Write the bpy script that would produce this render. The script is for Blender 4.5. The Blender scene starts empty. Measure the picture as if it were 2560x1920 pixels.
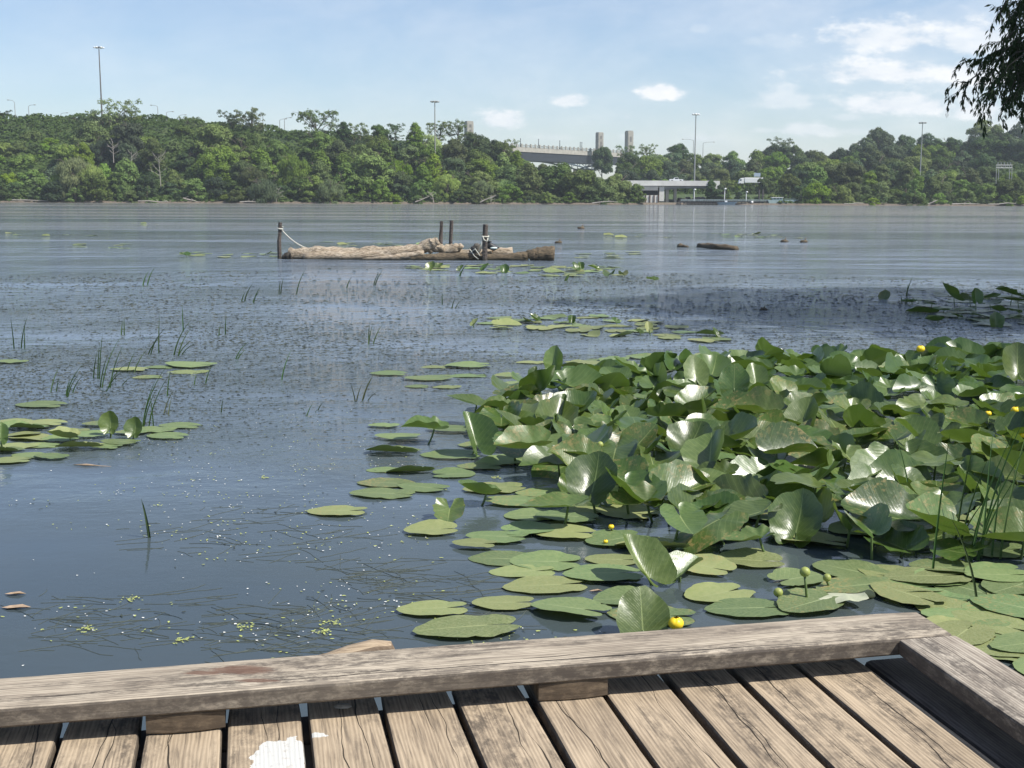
import bpy, math, random
import numpy as np
from mathutils import Vector, Matrix, Quaternion
R = math.radians
scene = bpy.context.scene
C = scene.collection
random.seed(7); rng = np.random.default_rng(7)

# ------------------------------------------------------------------ camera
F = 3050.0
PITCH = math.atan(466/F)
CAMZ = 1.65
CM = Matrix.Rotation(math.pi/2-PITCH, 3, 'X') @ Matrix.Rotation(R(0.2), 3, 'Z')
CAM = Vector((0, 0, CAMZ))
cam = bpy.data.objects.new('camera', bpy.data.cameras.new('camera')); C.objects.link(cam)
cam.location = CAM; cam.rotation_euler = CM.to_euler()
cam.data.sensor_width = 36; cam.data.lens = F/2560*36; cam.data.clip_end = 20000; cam.data.clip_start = .05
scene.camera = cam
def ray(x, y): return CM @ Vector(((x-1280)/F, -(y-960)/F, -1))
def onz(x, y, z=0.0):
    d = ray(x, y); return CAM + d*((z-CAMZ)/d.z)
def atY(x, y, Y):
    d = ray(x, y); return CAM + d*(Y/d.y)

# ------------------------------------------------------------------ helpers
def tag(o, label=None, cat=None, group=None, kind=None):
    if label: o['label'] = label
    if cat: o['category'] = cat
    if group: o['group'] = group
    if kind: o['kind'] = kind
    return o
def empty(name, loc=(0, 0, 0), rz=0):
    o = bpy.data.objects.new(name, None); C.objects.link(o); o.location = loc; o.rotation_euler = (0, 0, rz)
    o.empty_display_size = .2
    return o
class MB:
    def __init__(s): s.v = []; s.f = []; s.smooth = False; s.uv = None
    def add(s, vs, fs):
        n = len(s.v); s.v += [tuple(v) for v in vs]; s.f += [tuple(i+n for i in f) for f in fs]; return s
    def box(s, x0, x1, y0, y1, z0, z1, M=None):
        vs = [Vector(p) for p in [(x0,y0,z0),(x1,y0,z0),(x1,y1,z0),(x0,y1,z0),(x0,y0,z1),(x1,y0,z1),(x1,y1,z1),(x0,y1,z1)]]
        if M: vs = [M @ v for v in vs]
        return s.add(vs, [(0,3,2,1),(4,5,6,7),(0,1,5,4),(1,2,6,5),(2,3,7,6),(3,0,4,7)])
    def tube(s, pts, rad, n=6, cap=True, ell=None, rough=0, seed=0):
        pts = [Vector(p) for p in pts]; rs = rad if hasattr(rad, '__len__') else [rad]*len(pts)
        rr = random.Random(seed)
        base = len(s.v); up = Vector((0, 0, 1))
        for i, p in enumerate(pts):
            t = (pts[min(i+1, len(pts)-1)]-pts[max(i-1, 0)]).normalized()
            a = t.cross(up)
            if a.length < .05: a = t.cross(Vector((0, 1, 0)))
            a.normalize(); b = t.cross(a).normalized()
            for k in range(n):
                q = 2*math.pi*k/n
                r_ = rs[i]*(1+rough*(rr.random()-.5))
                s.v.append(tuple(p + (a*math.cos(q)+b*math.sin(q))*r_))
        for i in range(len(pts)-1):
            for k in range(n):
                a0 = base+i*n+k; a1 = base+i*n+(k+1) % n
                s.f.append((a0, a1, a1+n, a0+n))
        if cap:
            s.f.append(tuple(base+k for k in range(n))[::-1])
            s.f.append(tuple(base+(len(pts)-1)*n+k for k in range(n)))
        return s
    def blob(s, c, r, nu=10, nv=7, rough=0, seed=0, M=None):
        rr = random.Random(seed); c = Vector(c); base = len(s.v)
        r = Vector(r) if hasattr(r, '__len__') else Vector((r, r, r))
        rows = []
        for j in range(nv+1):
            th = math.pi*j/nv; row = []
            for i in range(nu if 0 < j < nv else 1):
                ph = 2*math.pi*i/nu; k = 1+rough*(rr.random()-.5)
                v = Vector((r.x*math.sin(th)*math.cos(ph), r.y*math.sin(th)*math.sin(ph), r.z*math.cos(th)))*k
                if M: v = M @ v
                row.append(len(s.v)); s.v.append(tuple(c+v))
            rows.append(row)
        for j in range(nv):
            a, b = rows[j], rows[j+1]
            for i in range(nu):
                i2 = (i+1) % nu
                if len(a) == 1: s.f.append((a[0], b[i], b[i2]))
                elif len(b) == 1: s.f.append((a[i], b[0], a[i2]))
                else: s.f.append((a[i], b[i], b[i2], a[i2]))
        return s
    def mesh(s, name, m=None, smooth=False):
        me = bpy.data.meshes.new(name); me.from_pydata(s.v, [], s.f); me.update()
        if m: me.materials.append(m)
        if smooth or s.smooth: me.polygons.foreach_set('use_smooth', [True]*len(me.polygons))
        return me
    def build(s, name, m=None, parent=None, smooth=False, loc=None):
        o = bpy.data.objects.new(name, s.mesh(name, m, smooth)); C.objects.link(o)
        if parent: o.parent = parent
        if loc is not None: o.location = loc
        return o
def children(o): return [c for c in bpy.data.objects if c.parent == o]
def bevel(o, w, seg=2):
    md = o.modifiers.new('bevel', 'BEVEL'); md.width = w; md.segments = seg; md.limit_method = 'ANGLE'; md.angle_limit = R(40)

# ------------------------------------------------------------------ material toolkit
class NT:
    def __init__(s, name):
        s.m = bpy.data.materials.new(name); s.m.use_nodes = True; s.t = s.m.node_tree; s.t.nodes.clear()
        s.out = s.n('ShaderNodeOutputMaterial')
    def n(s, typ, **kw):
        nd = s.t.nodes.new(typ)
        for k, v in kw.items(): setattr(nd, k, v)
        return nd
    def put(s, sock, v):
        if v is None: return
        if hasattr(v, 'links') or isinstance(v, bpy.types.NodeSocket): s.t.links.new(v, sock)
        else:
            try: sock.default_value = v
            except Exception: sock.default_value = (v[0], v[1], v[2], 1)
    def math(s, op, a, b=None, c=None, clamp=False):
        nd = s.n('ShaderNodeMath', operation=op); nd.use_clamp = clamp
        s.put(nd.inputs[0], a)
        if b is not None: s.put(nd.inputs[1], b)
        if c is not None: s.put(nd.inputs[2], c)
        return nd.outputs[0]
    def mix(s, f, a, b, blend='MIX'):
        nd = s.n('ShaderNodeMix', data_type='RGBA', blend_type=blend)
        s.put(nd.inputs[0], f)
        for sock, v in ((nd.inputs[6], a), (nd.inputs[7], b)):
            if isinstance(v, (tuple, list)): sock.default_value = (v[0], v[1], v[2], 1)
            else: s.put(sock, v)
        return nd.outputs[2]
    def rng(s, v, a, b, c=0, d=1, smooth=False):
        nd = s.n('ShaderNodeMapRange'); nd.clamp = True
        if smooth: nd.interpolation_type = 'SMOOTHSTEP'
        s.put(nd.inputs[0], v)
        for i, x in enumerate((a, b, c, d)): s.put(nd.inputs[i+1], x)
        return nd.outputs[0]
    def noise(s, vec, scale, detail=4, rough=.55, dist=0):
        nd = s.n('ShaderNodeTexNoise'); s.put(nd.inputs['Vector'], vec)
        nd.inputs['Scale'].default_value = scale; nd.inputs['Detail'].default_value = detail
        nd.inputs['Roughness'].default_value = rough; nd.inputs['Distortion'].default_value = dist
        return nd.outputs[0]
    def coord(s, kind='Object'): return s.n('ShaderNodeTexCoord').outputs[kind]
    def scale(s, vec, sc, loc=(0, 0, 0), rot=(0, 0, 0)):
        nd = s.n('ShaderNodeMapping'); s.put(nd.inputs[0], vec)
        nd.inputs['Scale'].default_value = sc; nd.inputs['Location'].default_value = loc; nd.inputs['Rotation'].default_value = rot
        return nd.outputs[0]
    def xyz(s, vec):
        nd = s.n('ShaderNodeSeparateXYZ'); s.put(nd.inputs[0], vec); return nd.outputs
    def bump(s, h, strength=.3, dist=.01, normal=None):
        nd = s.n('ShaderNodeBump'); s.put(nd.inputs['Height'], h); s.put(nd.inputs['Strength'], strength)
        s.put(nd.inputs['Distance'], dist)
        if normal is not None: s.put(nd.inputs['Normal'], normal)
        return nd.outputs[0]
    def pbr(s, col, rough=.8, normal=None, metal=0, ior=None, spec=None, **kw):
        nd = s.n('ShaderNodeBsdfPrincipled')
        if isinstance(col, (tuple, list)): nd.inputs['Base Color'].default_value = (*col[:3], 1)
        else: s.put(nd.inputs['Base Color'], col)
        s.put(nd.inputs['Roughness'], rough); s.put(nd.inputs['Metallic'], metal)
        if normal is not None: s.put(nd.inputs['Normal'], normal)
        if ior: nd.inputs['IOR'].default_value = ior
        if spec is not None: s.put(nd.inputs['Specular IOR Level'], spec)
        return nd.outputs[0]
    def finish(s, shader): s.t.links.new(shader, s.out.inputs[0]); return s.m
    def mixs(s, f, a, b):
        nd = s.n('ShaderNodeMixShader'); s.put(nd.inputs[0], f); s.t.links.new(a, nd.inputs[1]); s.t.links.new(b, nd.inputs[2]); return nd.outputs[0]

def simple(name, col, rough=.8, var=.25, sc=3, bump=0, metal=0, rnd=False, stretch=(1, 1, 1)):
    t = NT(name); co = t.scale(t.coord(), stretch)
    nz = t.noise(co, sc, 5, .6)
    f = t.rng(nz, .3, .7, 1-var, 1+var)
    vec = t.n('ShaderNodeVectorMath', operation='SCALE'); vec.inputs[0].default_value = col; t.put(vec.inputs[3], f)
    return t.finish(t.pbr(vec.outputs[0], rough, t.bump(nz, bump, .02) if bump else None, metal))

def foliage_mat(name, col, col2, trans=.3, sc=.35):
    t = NT(name); oi = t.n('ShaderNodeObjectInfo')
    nz = t.noise(t.coord(), sc, 4, .65)
    c = t.mix(t.rng(nz, .35, .68), col, col2)
    hsv = t.n('ShaderNodeHueSaturation'); t.put(hsv.inputs['Color'], c)
    t.put(hsv.inputs['Hue'], t.rng(oi.outputs['Random'], 0, 1, .485, .52)); t.put(hsv.inputs['Value'], t.rng(t.math('FRACT', t.math('MULTIPLY', oi.outputs['Random'], 7.3)), 0, 1, .62, 1.38))
    t.put(hsv.inputs['Saturation'], t.rng(t.math('FRACT', t.math('MULTIPLY', oi.outputs['Random'], 3.7)), 0, 1, .78, 1.1))
    b = t.pbr(hsv.outputs[0], .65, spec=.15)
    tr = t.n('ShaderNodeBsdfTranslucent'); t.put(tr.inputs[0], hsv.outputs[0])
    return t.finish(t.mixs(trans, b, tr.outputs[0]))
# ------------------------------------------------------------------ light and sky
SUN_EL, SUN_AZ = R(51), R(113)       # azimuth from +Y towards +X
sd = Vector((math.sin(SUN_AZ)*math.cos(SUN_EL), math.cos(SUN_AZ)*math.cos(SUN_EL), math.sin(SUN_EL)))
L = bpy.data.lights.new('sun', 'SUN'); L.energy = 5.0; L.angle = R(.53); L.color = (1, .955, .88)
so = bpy.data.objects.new('sun', L); C.objects.link(so); so.rotation_euler = sd.to_track_quat('Z', 'Y').to_euler(); so.location = (0, 0, 60)
W = bpy.data.worlds.new('World'); scene.world = W; W.use_nodes = True; wt = W.node_tree; wt.nodes.clear()
class WT(NT):
    def __init__(s, tree): s.t = tree
w = WT(wt)
sky = w.n('ShaderNodeTexSky', sky_type='NISHITA'); sky.sun_disc = False; sky.sun_elevation = SUN_EL; sky.sun_rotation = SUN_AZ
sky.air_density = 1.0; sky.dust_density = .5; sky.ozone_density = 1.6; sky.altitude = 100
wc = w.coord('Generated'); x, y, z = w.xyz(wc)
yy = w.math('MAXIMUM', y, .05)
a = w.math('DIVIDE', x, yy); e = w.math('DIVIDE', z, yy)      # direction in the sky (tangent of azimuth / elevation)
cv = w.n('ShaderNodeCombineXYZ'); w.put(cv.inputs[0], a); w.put(cv.inputs[1], w.math('MULTIPLY', e, 2.2))
n1 = w.noise(cv.outputs[0], 26, 8, .62); n2 = w.noise(cv.outputs[0], 7, 6, .6, .4)
def puff(px, py, rx, ry, amp=.9, edge=.55, soft=.7):
    ca = (px-1280)/F; ce = (494-py)/F
    dx = w.math('DIVIDE', w.math('SUBTRACT', a, ca), rx/F); dy0 = w.math('SUBTRACT', e, ce)
    dyu = w.math('DIVIDE', dy0, ry/F); dyd = w.math('DIVIDE', dy0, ry*.55/F)
    dyy = w.math('MAXIMUM', w.math('MULTIPLY', dyu, w.math('SIGN', w.math('MAXIMUM', dy0, 0))), w.math('MULTIPLY', dyd, -1))
    dyy = w.math('MAXIMUM', dyy, w.math('MULTIPLY', dy0, F/ry))
    d = w.math('SQRT', w.math('ADD', w.math('MULTIPLY', dx, dx), w.math('MULTIPLY', dyy, dyy)))
    v = w.math('ADD', w.math('SUBTRACT', 1, d), w.math('MULTIPLY', w.math('SUBTRACT', n1, .5), 2.6))
    return w.math('MULTIPLY', w.rng(v, 0, soft, 0, 1, True), amp)
mask = None
for p in [(1905, 330, 60, 14, .4), (2090, 300, 60, 18, .45), (1418, 262, 54, 30, .8), (1638, 240, 64, 38, 1.1), (1250, 312, 80, 42, .85), (1150, 320, 30, 20, .0),
          (1380, 350, 60, 16, .25), (1560, 352, 30, 24, .35), (1560, 300, 26, 12, .25), (1730, 90, 26, 16, .2), (1740, 350, 60, 18, .3),
          (2200, 112, 230, 62, .8), (2420, 120, 200, 74, .75), (2180, 195, 240, 48, .85), (2420, 200, 200, 50, .8),
          (2230, 270, 230, 50, .85), (2420, 285, 120, 40, .8), (2000, 330, 120, 34, .6), (1940, 262, 110, 44, .5), (2120, 330, 90, 20, .3), (1900, 120, 110, 24, .15),
          (2520, 330, 140, 60, .5)]:
    m_ = puff(*p); mask = m_ if mask is None else w.math('MAXIMUM', mask, m_)
# thin veil, whiter towards the sun side, and general broken cloud for the rest of the sky
veil = w.math('MULTIPLY', w.rng(n2, .3, .75), w.rng(a, -.5, .45, .14, .62))
gen = w.math('MULTIPLY', w.rng(w.noise(w.scale(wc, (3, 3, 7)), 1.6, 7, .6), .52, .74, 0, .28, True), w.rng(z, .2, .32))
gen = w.math('MULTIPLY', gen, 1)
mask = w.math('MAXIMUM', w.math('MAXIMUM', mask, gen), w.math('ADD', veil, w.math('MULTIPLY', mask, .75)), clamp=False)
mask = w.math('MINIMUM', mask, 1)
cc = w.mix(w.rng(n1, .35, .65), (6.3, 6.75, 7.3), (8.0, 8.1, 8.2))
hs = w.n('ShaderNodeHueSaturation'); w.put(hs.inputs['Color'], sky.outputs[0]); hs.inputs['Saturation'].default_value = 1.0
tint = w.mix(1.0, hs.outputs[0], (.96, .985, 1.07), 'MULTIPLY')
col = w.mix(mask, tint, cc)
bg = w.n('ShaderNodeBackground'); w.put(bg.inputs[0], col); bg.inputs[1].default_value = .102
wo = w.n('ShaderNodeOutputWorld'); wt.links.new(bg.outputs[0], wo.inputs[0])
scene.view_settings.view_transform = 'Standard'; scene.view_settings.look = 'None'; scene.view_settings.exposure = .38; scene.view_settings.gamma = 1
scene.render.engine = 'CYCLES'; scene.cycles.max_bounces = 6; scene.cycles.transparent_max_bounces = 6; scene.cycles.caustics_reflective = False

# ------------------------------------------------------------------ water
t = NT('lake_water'); pos = t.n('ShaderNodeNewGeometry').outputs['Position']
X, Y, Z = t.xyz(pos)
patch = t.noise(t.scale(pos, (.16, .32, 1)), 1, 4, .6)                      # calm and ruffled patches
patch_far = t.noise(t.scale(pos, (.009, .10, 1)), 1, 6, .62)
calm_near = t.rng(Y, 5.6, 11, .03, 1.0, True)
emb = t.noise(t.scale(pos, (5.5, 7, 1)), 1, 5, .7)
fine = t.noise(t.scale(pos, (10, 17, 1)), 1, 3, .6)
mid = t.noise(t.scale(pos, (2.2, 5, 1)), 1, 4, .6)
big = t.noise(t.scale(pos, (.25, 1.1, 1)), 1, 4, .6)
ruff = t.math('MULTIPLY', calm_near, t.rng(patch, .36, .6, .22, 1.0))
wl1 = t.noise(t.scale(pos, (2.6, 1.9, 1)), 1, 4, .6); wl2 = t.noise(t.scale(pos, (.9, .45, 1)), 1, 4, .6)
h1 = t.math('MULTIPLY', t.math('ADD', t.math('MULTIPLY', emb, .05), t.math('ADD', t.math('MULTIPLY', fine, .03), t.math('ADD', t.math('MULTIPLY', mid, .06), t.math('MULTIPLY', wl1, .13)))), ruff)
h1 = t.math('ADD', h1, t.math('MULTIPLY', t.math('MULTIPLY', wl2, t.math('MULTIPLY', t.rng(Y, 14, 30), t.rng(patch_far, .44, .55, .25, 1))), .30))
far_amp = t.math('MULTIPLY', t.rng(Y, 22, 80, 0, 1), t.rng(patch_far, .44, .56, .12, 1))
h2 = t.math('MULTIPLY', big, t.math('MULTIPLY', far_amp, .34))
bm = t.bump(t.math('ADD', h1, h2), 1.0, 1.0)
murk_and_sheen = t.mix(t.rng(Y, 25, 120), t.mix(t.rng(Y, 5, 14), (.050, .068, .080), (.150, .190, .240)), (.27, .25, .22))  # middle water coloured paler and bluer, standing in for reflected sky
murk_and_sheen = t.mix(t.math('MULTIPLY', t.rng(Y, 25, 60), t.rng(patch_far, .53, .45, 0, .9)), murk_and_sheen, (.055, .065, .05))  # calm far streaks coloured dark, standing in for reflected trees
murk_and_sheen = t.mix(t.math('MULTIPLY', t.rng(patch, .42, .62), .35), murk_and_sheen, (.06, .07, .05))
t.finish(t.pbr(murk_and_sheen, .07, bm, ior=1.333))
WATER = t.m
mb = MB(); mb.add([(-3000, -400, 0), (3000, -400, 0), (3000, 3000, 0), (-3000, 3000, 0)], [(0, 1, 2, 3)])
tag(mb.build('water', WATER), kind='structure')

# ------------------------------------------------------------------ deck
AR = R(12.1)
u = Vector((math.cos(AR), math.sin(AR), 0)); n_ = Vector((-math.sin(AR), math.cos(AR), 0))
DM = Matrix(((u.x, n_.x, 0, 0), (u.y, n_.y, 0, 0), (0, 0, 1, 0), (0, 0, 0, 1)))
DZ = CAMZ-1.2
def un(px, py, z=DZ):
    p = onz(px, py, z); return p.dot(u), p.dot(n_)
def wood(name, c_light, c_mid, c_dark, along='Y', crackn=2, dark=.45, paint=False, seed=0, stain=False, slit=None):
    t = NT(name); co = t.coord(); oi = t.n('ShaderNodeObjectInfo').outputs['Random']
    off = t.n('ShaderNodeCombineXYZ'); t.put(off.inputs[0], t.math('MULTIPLY', oi, 37)); t.put(off.inputs[1], t.math('MULTIPLY', oi, 91)); t.put(off.inputs[2], t.math('MULTIPLY', oi, 13))
    va = t.n('ShaderNodeVectorMath', operation='ADD'); t.put(va.inputs[0], co); t.put(va.inputs[1], off.outputs[0]); pv = va.outputs[0]
    st = (1, .045, 1) if along == 'Y' else (.045, 1, 1)
    st2 = (1, .12, 1) if along == 'Y' else (.12, 1, 1)
    g1 = t.noise(t.scale(pv, st), 110, 5, .62, .5)
    g2 = t.noise(t.scale(pv, st), 38, 4, .6, 1.5)
    x, y, z = t.xyz(pv); crs, lng = (x, y) if along == 'Y' else (y, x)
    # cathedral growth rings
    wv = t.n('ShaderNodeTexWave'); wv.wave_type = 'BANDS'; wv.bands_direction = 'X' if along == 'Y' else 'Y'
    t.put(wv.inputs[0], t.scale(pv, (1, .10, 1) if along == 'Y' else (.10, 1, 1))); wv.inputs['Scale'].default_value = 34
    wv.inputs['Distortion'].default_value = 9; wv.inputs['Detail'].default_value = 3; wv.inputs['Detail Scale'].default_value = .6
    grain = t.math('ADD', t.math('MULTIPLY', g1, .42), t.math('ADD', t.math('MULTIPLY', g2, .3), t.math('MULTIPLY', wv.outputs[1], .2)))
    c = t.mix(t.rng(t.math('ADD', grain, t.math('MULTIPLY', t.math('SUBTRACT', t.noise(t.scale(pv, (1, .35, 1) if along == 'Y' else (.35, 1, 1)), 7, 5, .7), .5), .9)), .28, .62), c_mid, c_light)
    c = t.mix(t.math('MULTIPLY', t.rng(g1, .46, .33), .55), c, c_dark)
    blot = t.noise(t.scale(pv, st2), 9, 6, .7, .3)
    blot2 = t.noise(t.scale(pv, (1, .5, 1) if along == 'Y' else (.5, 1, 1)), 42, 5, .75)
    bmask = t.math('MULTIPLY', t.rng(blot, .52-.1*dark, .66-.1*dark), t.rng(blot2, .40, .58))
    c = t.mix(t.math('MULTIPLY', bmask, .8), c, c_dark)
    h = grain
    # wandering long cracks
    cr = None
    for k in range(crackn):
        wl = t.noise(t.scale(pv, (0.0, 1, 1) if along == 'Y' else (1, 0, 1), (7.7*k+seed, 3.1*k, 0)), 2.4, 3, .45)
        ww = t.math('MULTIPLY', t.math('SUBTRACT', wl, .5),   .11)
        base = t.math('SUBTRACT', (t.xyz(co)[0] if along == 'Y' else t.xyz(co)[1]), t.math('MULTIPLY', t.math('SUBTRACT', t.math('FRACT', t.math('MULTIPLY', oi, 11.3*(k+1))), .5), .09))
        d = t.math('ABSOLUTE', t.math('SUBTRACT', base, ww))
        wd = t.rng(t.noise(t.scale(pv, (0, 1, 0) if along == 'Y' else (1, 0, 0), (0, 5*k, 0)), 2.3, 2), .42, .62, 0.0, .0022)
        m_ = t.math('LESS_THAN', d, wd)
        cr = m_ if cr is None else t.math('MAXIMUM', cr, m_)
    if slit:
        lx, ly, lz = t.xyz(co)
        for (xa_, ya_, xb_, yb_, w0_, w1_) in slit:
            yl = t.rng(lx, xa_, xb_, ya_, yb_); yl = t.math('ADD', yl, t.math('MULTIPLY', t.math('SUBTRACT', t.noise(t.scale(co, (1, 0, 0)), 6, 4, .6), .5), .012))
            d = t.math('ABSOLUTE', t.math('SUBTRACT', ly, yl)); m_ = t.math('LESS_THAN', d, t.rng(lx, xa_, xb_, w0_, w1_))
            m_ = t.math('MULTIPLY', m_, t.math('MULTIPLY', t.math('GREATER_THAN', lx, xa_), t.math('LESS_THAN', lx, xb_))); m_ = t.math('MULTIPLY', m_, t.math('GREATER_THAN', lz, 0))
            cr = t.math('MAXIMUM', cr, m_)
    c = t.mix(t.math('MULTIPLY', cr, .9), c, (.012, .01, .008)); h = t.math('SUBTRACT', h, t.math('MULTIPLY', cr, 1.2))
    rough = .85
    if paint:
        geo = t.n('ShaderNodeNewGeometry').outputs['Position']
        gx, gy, gz = t.xyz(geo)
        pc = onz(698, 1893, DZ)
        dx = t.math('DIVIDE', t.math('SUBTRACT', gx, pc.x), .066); dy = t.math('DIVIDE', t.math('SUBTRACT', gy, pc.y), .105)
        d = t.math('SQRT', t.math('ADD', t.math('MULTIPLY', dx, dx), t.math('MULTIPLY', dy, dy)))
        e1 = t.math('ADD', d, t.math('MULTIPLY', t.math('SUBTRACT', t.noise(geo, 22, 4, .6), .5), .9))
        wisp = onz(788, 1836, DZ)
        dx2 = t.math('DIVIDE', t.math('SUBTRACT', gx, wisp.x), .030); dy2 = t.math('DIVIDE', t.math('SUBTRACT', gy, wisp.y), .014)
        e2 = t.math('ADD', t.math('SQRT', t.math('ADD', t.math('MULTIPLY', dx2, dx2), t.math('MULTIPLY', dy2, dy2))), t.math('MULTIPLY', t.math('SUBTRACT', t.noise(geo, 60, 4, .6), .5), 1.0))
        pm = t.math('MULTIPLY', t.math('LESS_THAN', t.math('MINIMUM', e1, e2), .95), t.rng(t.math('ADD', t.noise(geo, 60, 5, .8), t.math('MULTIPLY', t.math('SUBTRACT', g2, .5), .35)), .32, .44, .55, .95))
        c = t.mix(pm, c, (.55, .55, .52))
    if stain:
        geo = t.n('ShaderNodeNewGeometry').outputs['Position']; gx, gy, gz = t.xyz(geo)
        for (px, py, rx, ry) in ((600, 1675, .09, .03), (510, 1683, .05, .018), (640, 1702, .06, .014)):
            pc = onz(px, py, DZ+.093)
            dx = t.math('DIVIDE', t.math('SUBTRACT', gx, pc.x), rx); dy = t.math('DIVIDE', t.math('SUBTRACT', gy, pc.y), ry)
            d = t.math('ADD', t.math('SQRT', t.math('ADD', t.math('MULTIPLY', dx, dx), t.math('MULTIPLY', dy, dy))), t.math('MULTIPLY', t.math('SUBTRACT', t.noise(t.scale(geo, (12, 50, 10)), 1, 4, .7), .5), 2))
            c = t.mix(t.rng(d, 1, .6, 0, .75), c, (.12, .06, .04))
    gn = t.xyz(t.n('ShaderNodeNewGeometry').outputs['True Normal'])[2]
    sidem = t.math('MULTIPLY', t.math('LESS_THAN', gn, .5), t.rng(blot2, .30, .55, .45, .85))  # upright faces painted darker as shade, along with their own dark mottling
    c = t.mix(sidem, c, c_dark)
    hh = t.math('ADD', h, t.math('MULTIPLY', blot2, .25))
    return t.finish(t.pbr(c, rough, t.bump(hh, .6, .0035), spec=.25))
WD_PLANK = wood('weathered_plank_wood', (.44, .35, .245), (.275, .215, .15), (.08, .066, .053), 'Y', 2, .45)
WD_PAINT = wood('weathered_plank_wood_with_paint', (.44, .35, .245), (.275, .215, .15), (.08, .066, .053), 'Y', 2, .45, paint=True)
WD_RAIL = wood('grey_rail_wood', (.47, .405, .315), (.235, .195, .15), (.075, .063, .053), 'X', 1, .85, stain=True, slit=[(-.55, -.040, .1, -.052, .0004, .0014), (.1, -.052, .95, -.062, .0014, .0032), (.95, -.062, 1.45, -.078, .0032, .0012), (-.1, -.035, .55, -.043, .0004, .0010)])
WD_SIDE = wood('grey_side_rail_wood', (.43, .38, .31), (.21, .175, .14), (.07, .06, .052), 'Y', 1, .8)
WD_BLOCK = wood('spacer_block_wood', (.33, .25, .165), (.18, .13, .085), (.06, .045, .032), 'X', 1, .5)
WD_DARK = simple('dark_joist_wood', (.06, .05, .04), .8, .4, 6, .4)  # plain dark brown for joists and posts

deck = empty('boardwalk_deck', (0, 0, DZ)); tag(deck, 'weathered timber deck with a low plank kerb rail at the edge of the lake', 'deck')
deck.rotation_euler = (0, 0, AR)
def board(name, x0, x1, y0, y1, z0, z1, mat, along='Y', seg=.12, wob=.0018, bev=.004, ends=.004, seed=0, cupped=0):
    """board with its own centre as origin, slightly irregular edges"""
    rr = random.Random(seed); cx, cy, cz = (x0+x1)/2, (y0+y1)/2, (z0+z1)/2
    hx, hy, hz = (x1-x0)/2, (y1-y0)/2, (z1-z0)/2
    Ln = hy if along == 'Y' else hx; Wd = hx if along == 'Y' else hy
    ns = max(3, int(2*Ln/seg)); vs = []; fs = []
    prof = [(-Wd+bev, -hz), (Wd-bev, -hz), (Wd, -hz+bev), (Wd, hz-bev*1.3), (Wd-bev*.5, hz-bev*.35), (Wd-bev*1.6, hz), (0, hz-cupped), (-Wd+bev*1.6, hz), (-Wd+bev*.5, hz-bev*.35), (-Wd, hz-bev*1.3), (-Wd, -hz+bev)]
    np_ = len(prof); ph = rr.random()*9
    for i in range(ns+1):
        l = -Ln+2*Ln*i/ns
        en = 0
        if i in (0, ns): en = ends
        jr = wob*(math.sin(l*5+ph)+rr.random()-.5); jl = wob*(math.sin(l*4+ph*2)+rr.random()-.5); jz = wob*.4*(rr.random()-.5)
        for (a_, b_) in prof:
            aa = a_+(jr if a_ > 0 else jl if a_ < 0 else 0); bb = b_+jz
            if en: aa *= (1-en/Wd); bb = bb*(1-en/hz*.5)
            vs.append((aa, l, bb) if along == 'Y' else (l, -aa, bb))
    for i in range(ns):
        for k in range(np_):
            k2 = (k+1) % np_
            fs.append((i*np_+k, i*np_+k2, (i+1)*np_+k2, (i+1)*np_+k)[::-1])
    fs.append(tuple(range(np_))); fs.append(tuple(ns*np_+k for k in range(np_))[::-1])
    m_ = MB(); m_.add(vs, fs)
    o = m_.build(name, mat, deck, loc=(cx, cy, cz)); return o
gaps = [.638+.181*k for k in range(-9, 5)]
PT = .038
for k in range(len(gaps)):
    g0 = gaps[k]; g1 = gaps[k+1] if k+1 < len(gaps) else 1.548
    rr = random.Random(50+k)
    j = (rr.random()-.5)*.012
    far = 2.875+rr.random()*.02
    pm = WD_PAINT if g0 < un(700, 1868)[0] < g1 or g0 < un(792, 1835)[0] < g1 else WD_PLANK
    o = board('plank', g0+.0075, g1-.0075, -.6, far, -PT, 0+(rr.random()-.5)*.003-.0015, pm, 'Y', .12, .0016, .005, seed=k, cupped=.0012)
    o.rotation_euler = (0, 0, (rr.random()-.5)*.003)
RH, RT = .048, .045
o = board('kerb_rail', -1.75, 1.742, 2.700, 2.890, RH, RH+RT, WD_RAIL, 'X', .1, .0016, .005, seed=90); tag(o, 'long grey kerb rail with a lengthwise crack')
# the rail's long drying crack is a dark line and bump in its material
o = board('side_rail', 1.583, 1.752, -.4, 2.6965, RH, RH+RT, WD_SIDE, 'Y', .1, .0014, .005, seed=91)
b1 = (un(366, 1850)[0], un(561, 1833)[0]); b2 = (un(1345, 1750)[0], un(1518, 1743)[0])
for (x0, x1), sd_ in ((b1, 3), (b2, 4)):
    board('spacer_block', x0-.002, x1+.002, 2.706, 2.86, .0005, RH-.0005, WD_BLOCK, 'X', .05, .0015, .003, seed=sd_)
board('spacer_block', 1.60, 1.735, 1.2, 1.36, .0005-.0, RH-.0005, WD_BLOCK, 'Y', .05, .0015, .003, seed=8)
board('joist', -1.7, 1.55, 2.40, 2.68, -PT-.19, -PT-.003, WD_DARK, 'X', .3, .001, .004)
for q_j in (2.2, 2.0, 1.8, 1.55): board('joist', -1.7, 1.55, q_j-.06, q_j+.04, -PT-.19, -PT-.003, WD_DARK, 'X', .3, .001, .004)  # more joists added to block light seen through the plank gaps
board('joist', -.52, 1.55, 2.70, 2.84, -PT-.19, -PT-.003, WD_DARK, 'X', .3, .001, .004)  # added under the right-hand gaps to keep them dark
board('joist', -1.7, 1.7, .9, 1.0, -PT-.19, -PT-.003, WD_DARK, 'X', .3, .001, .004)
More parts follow.
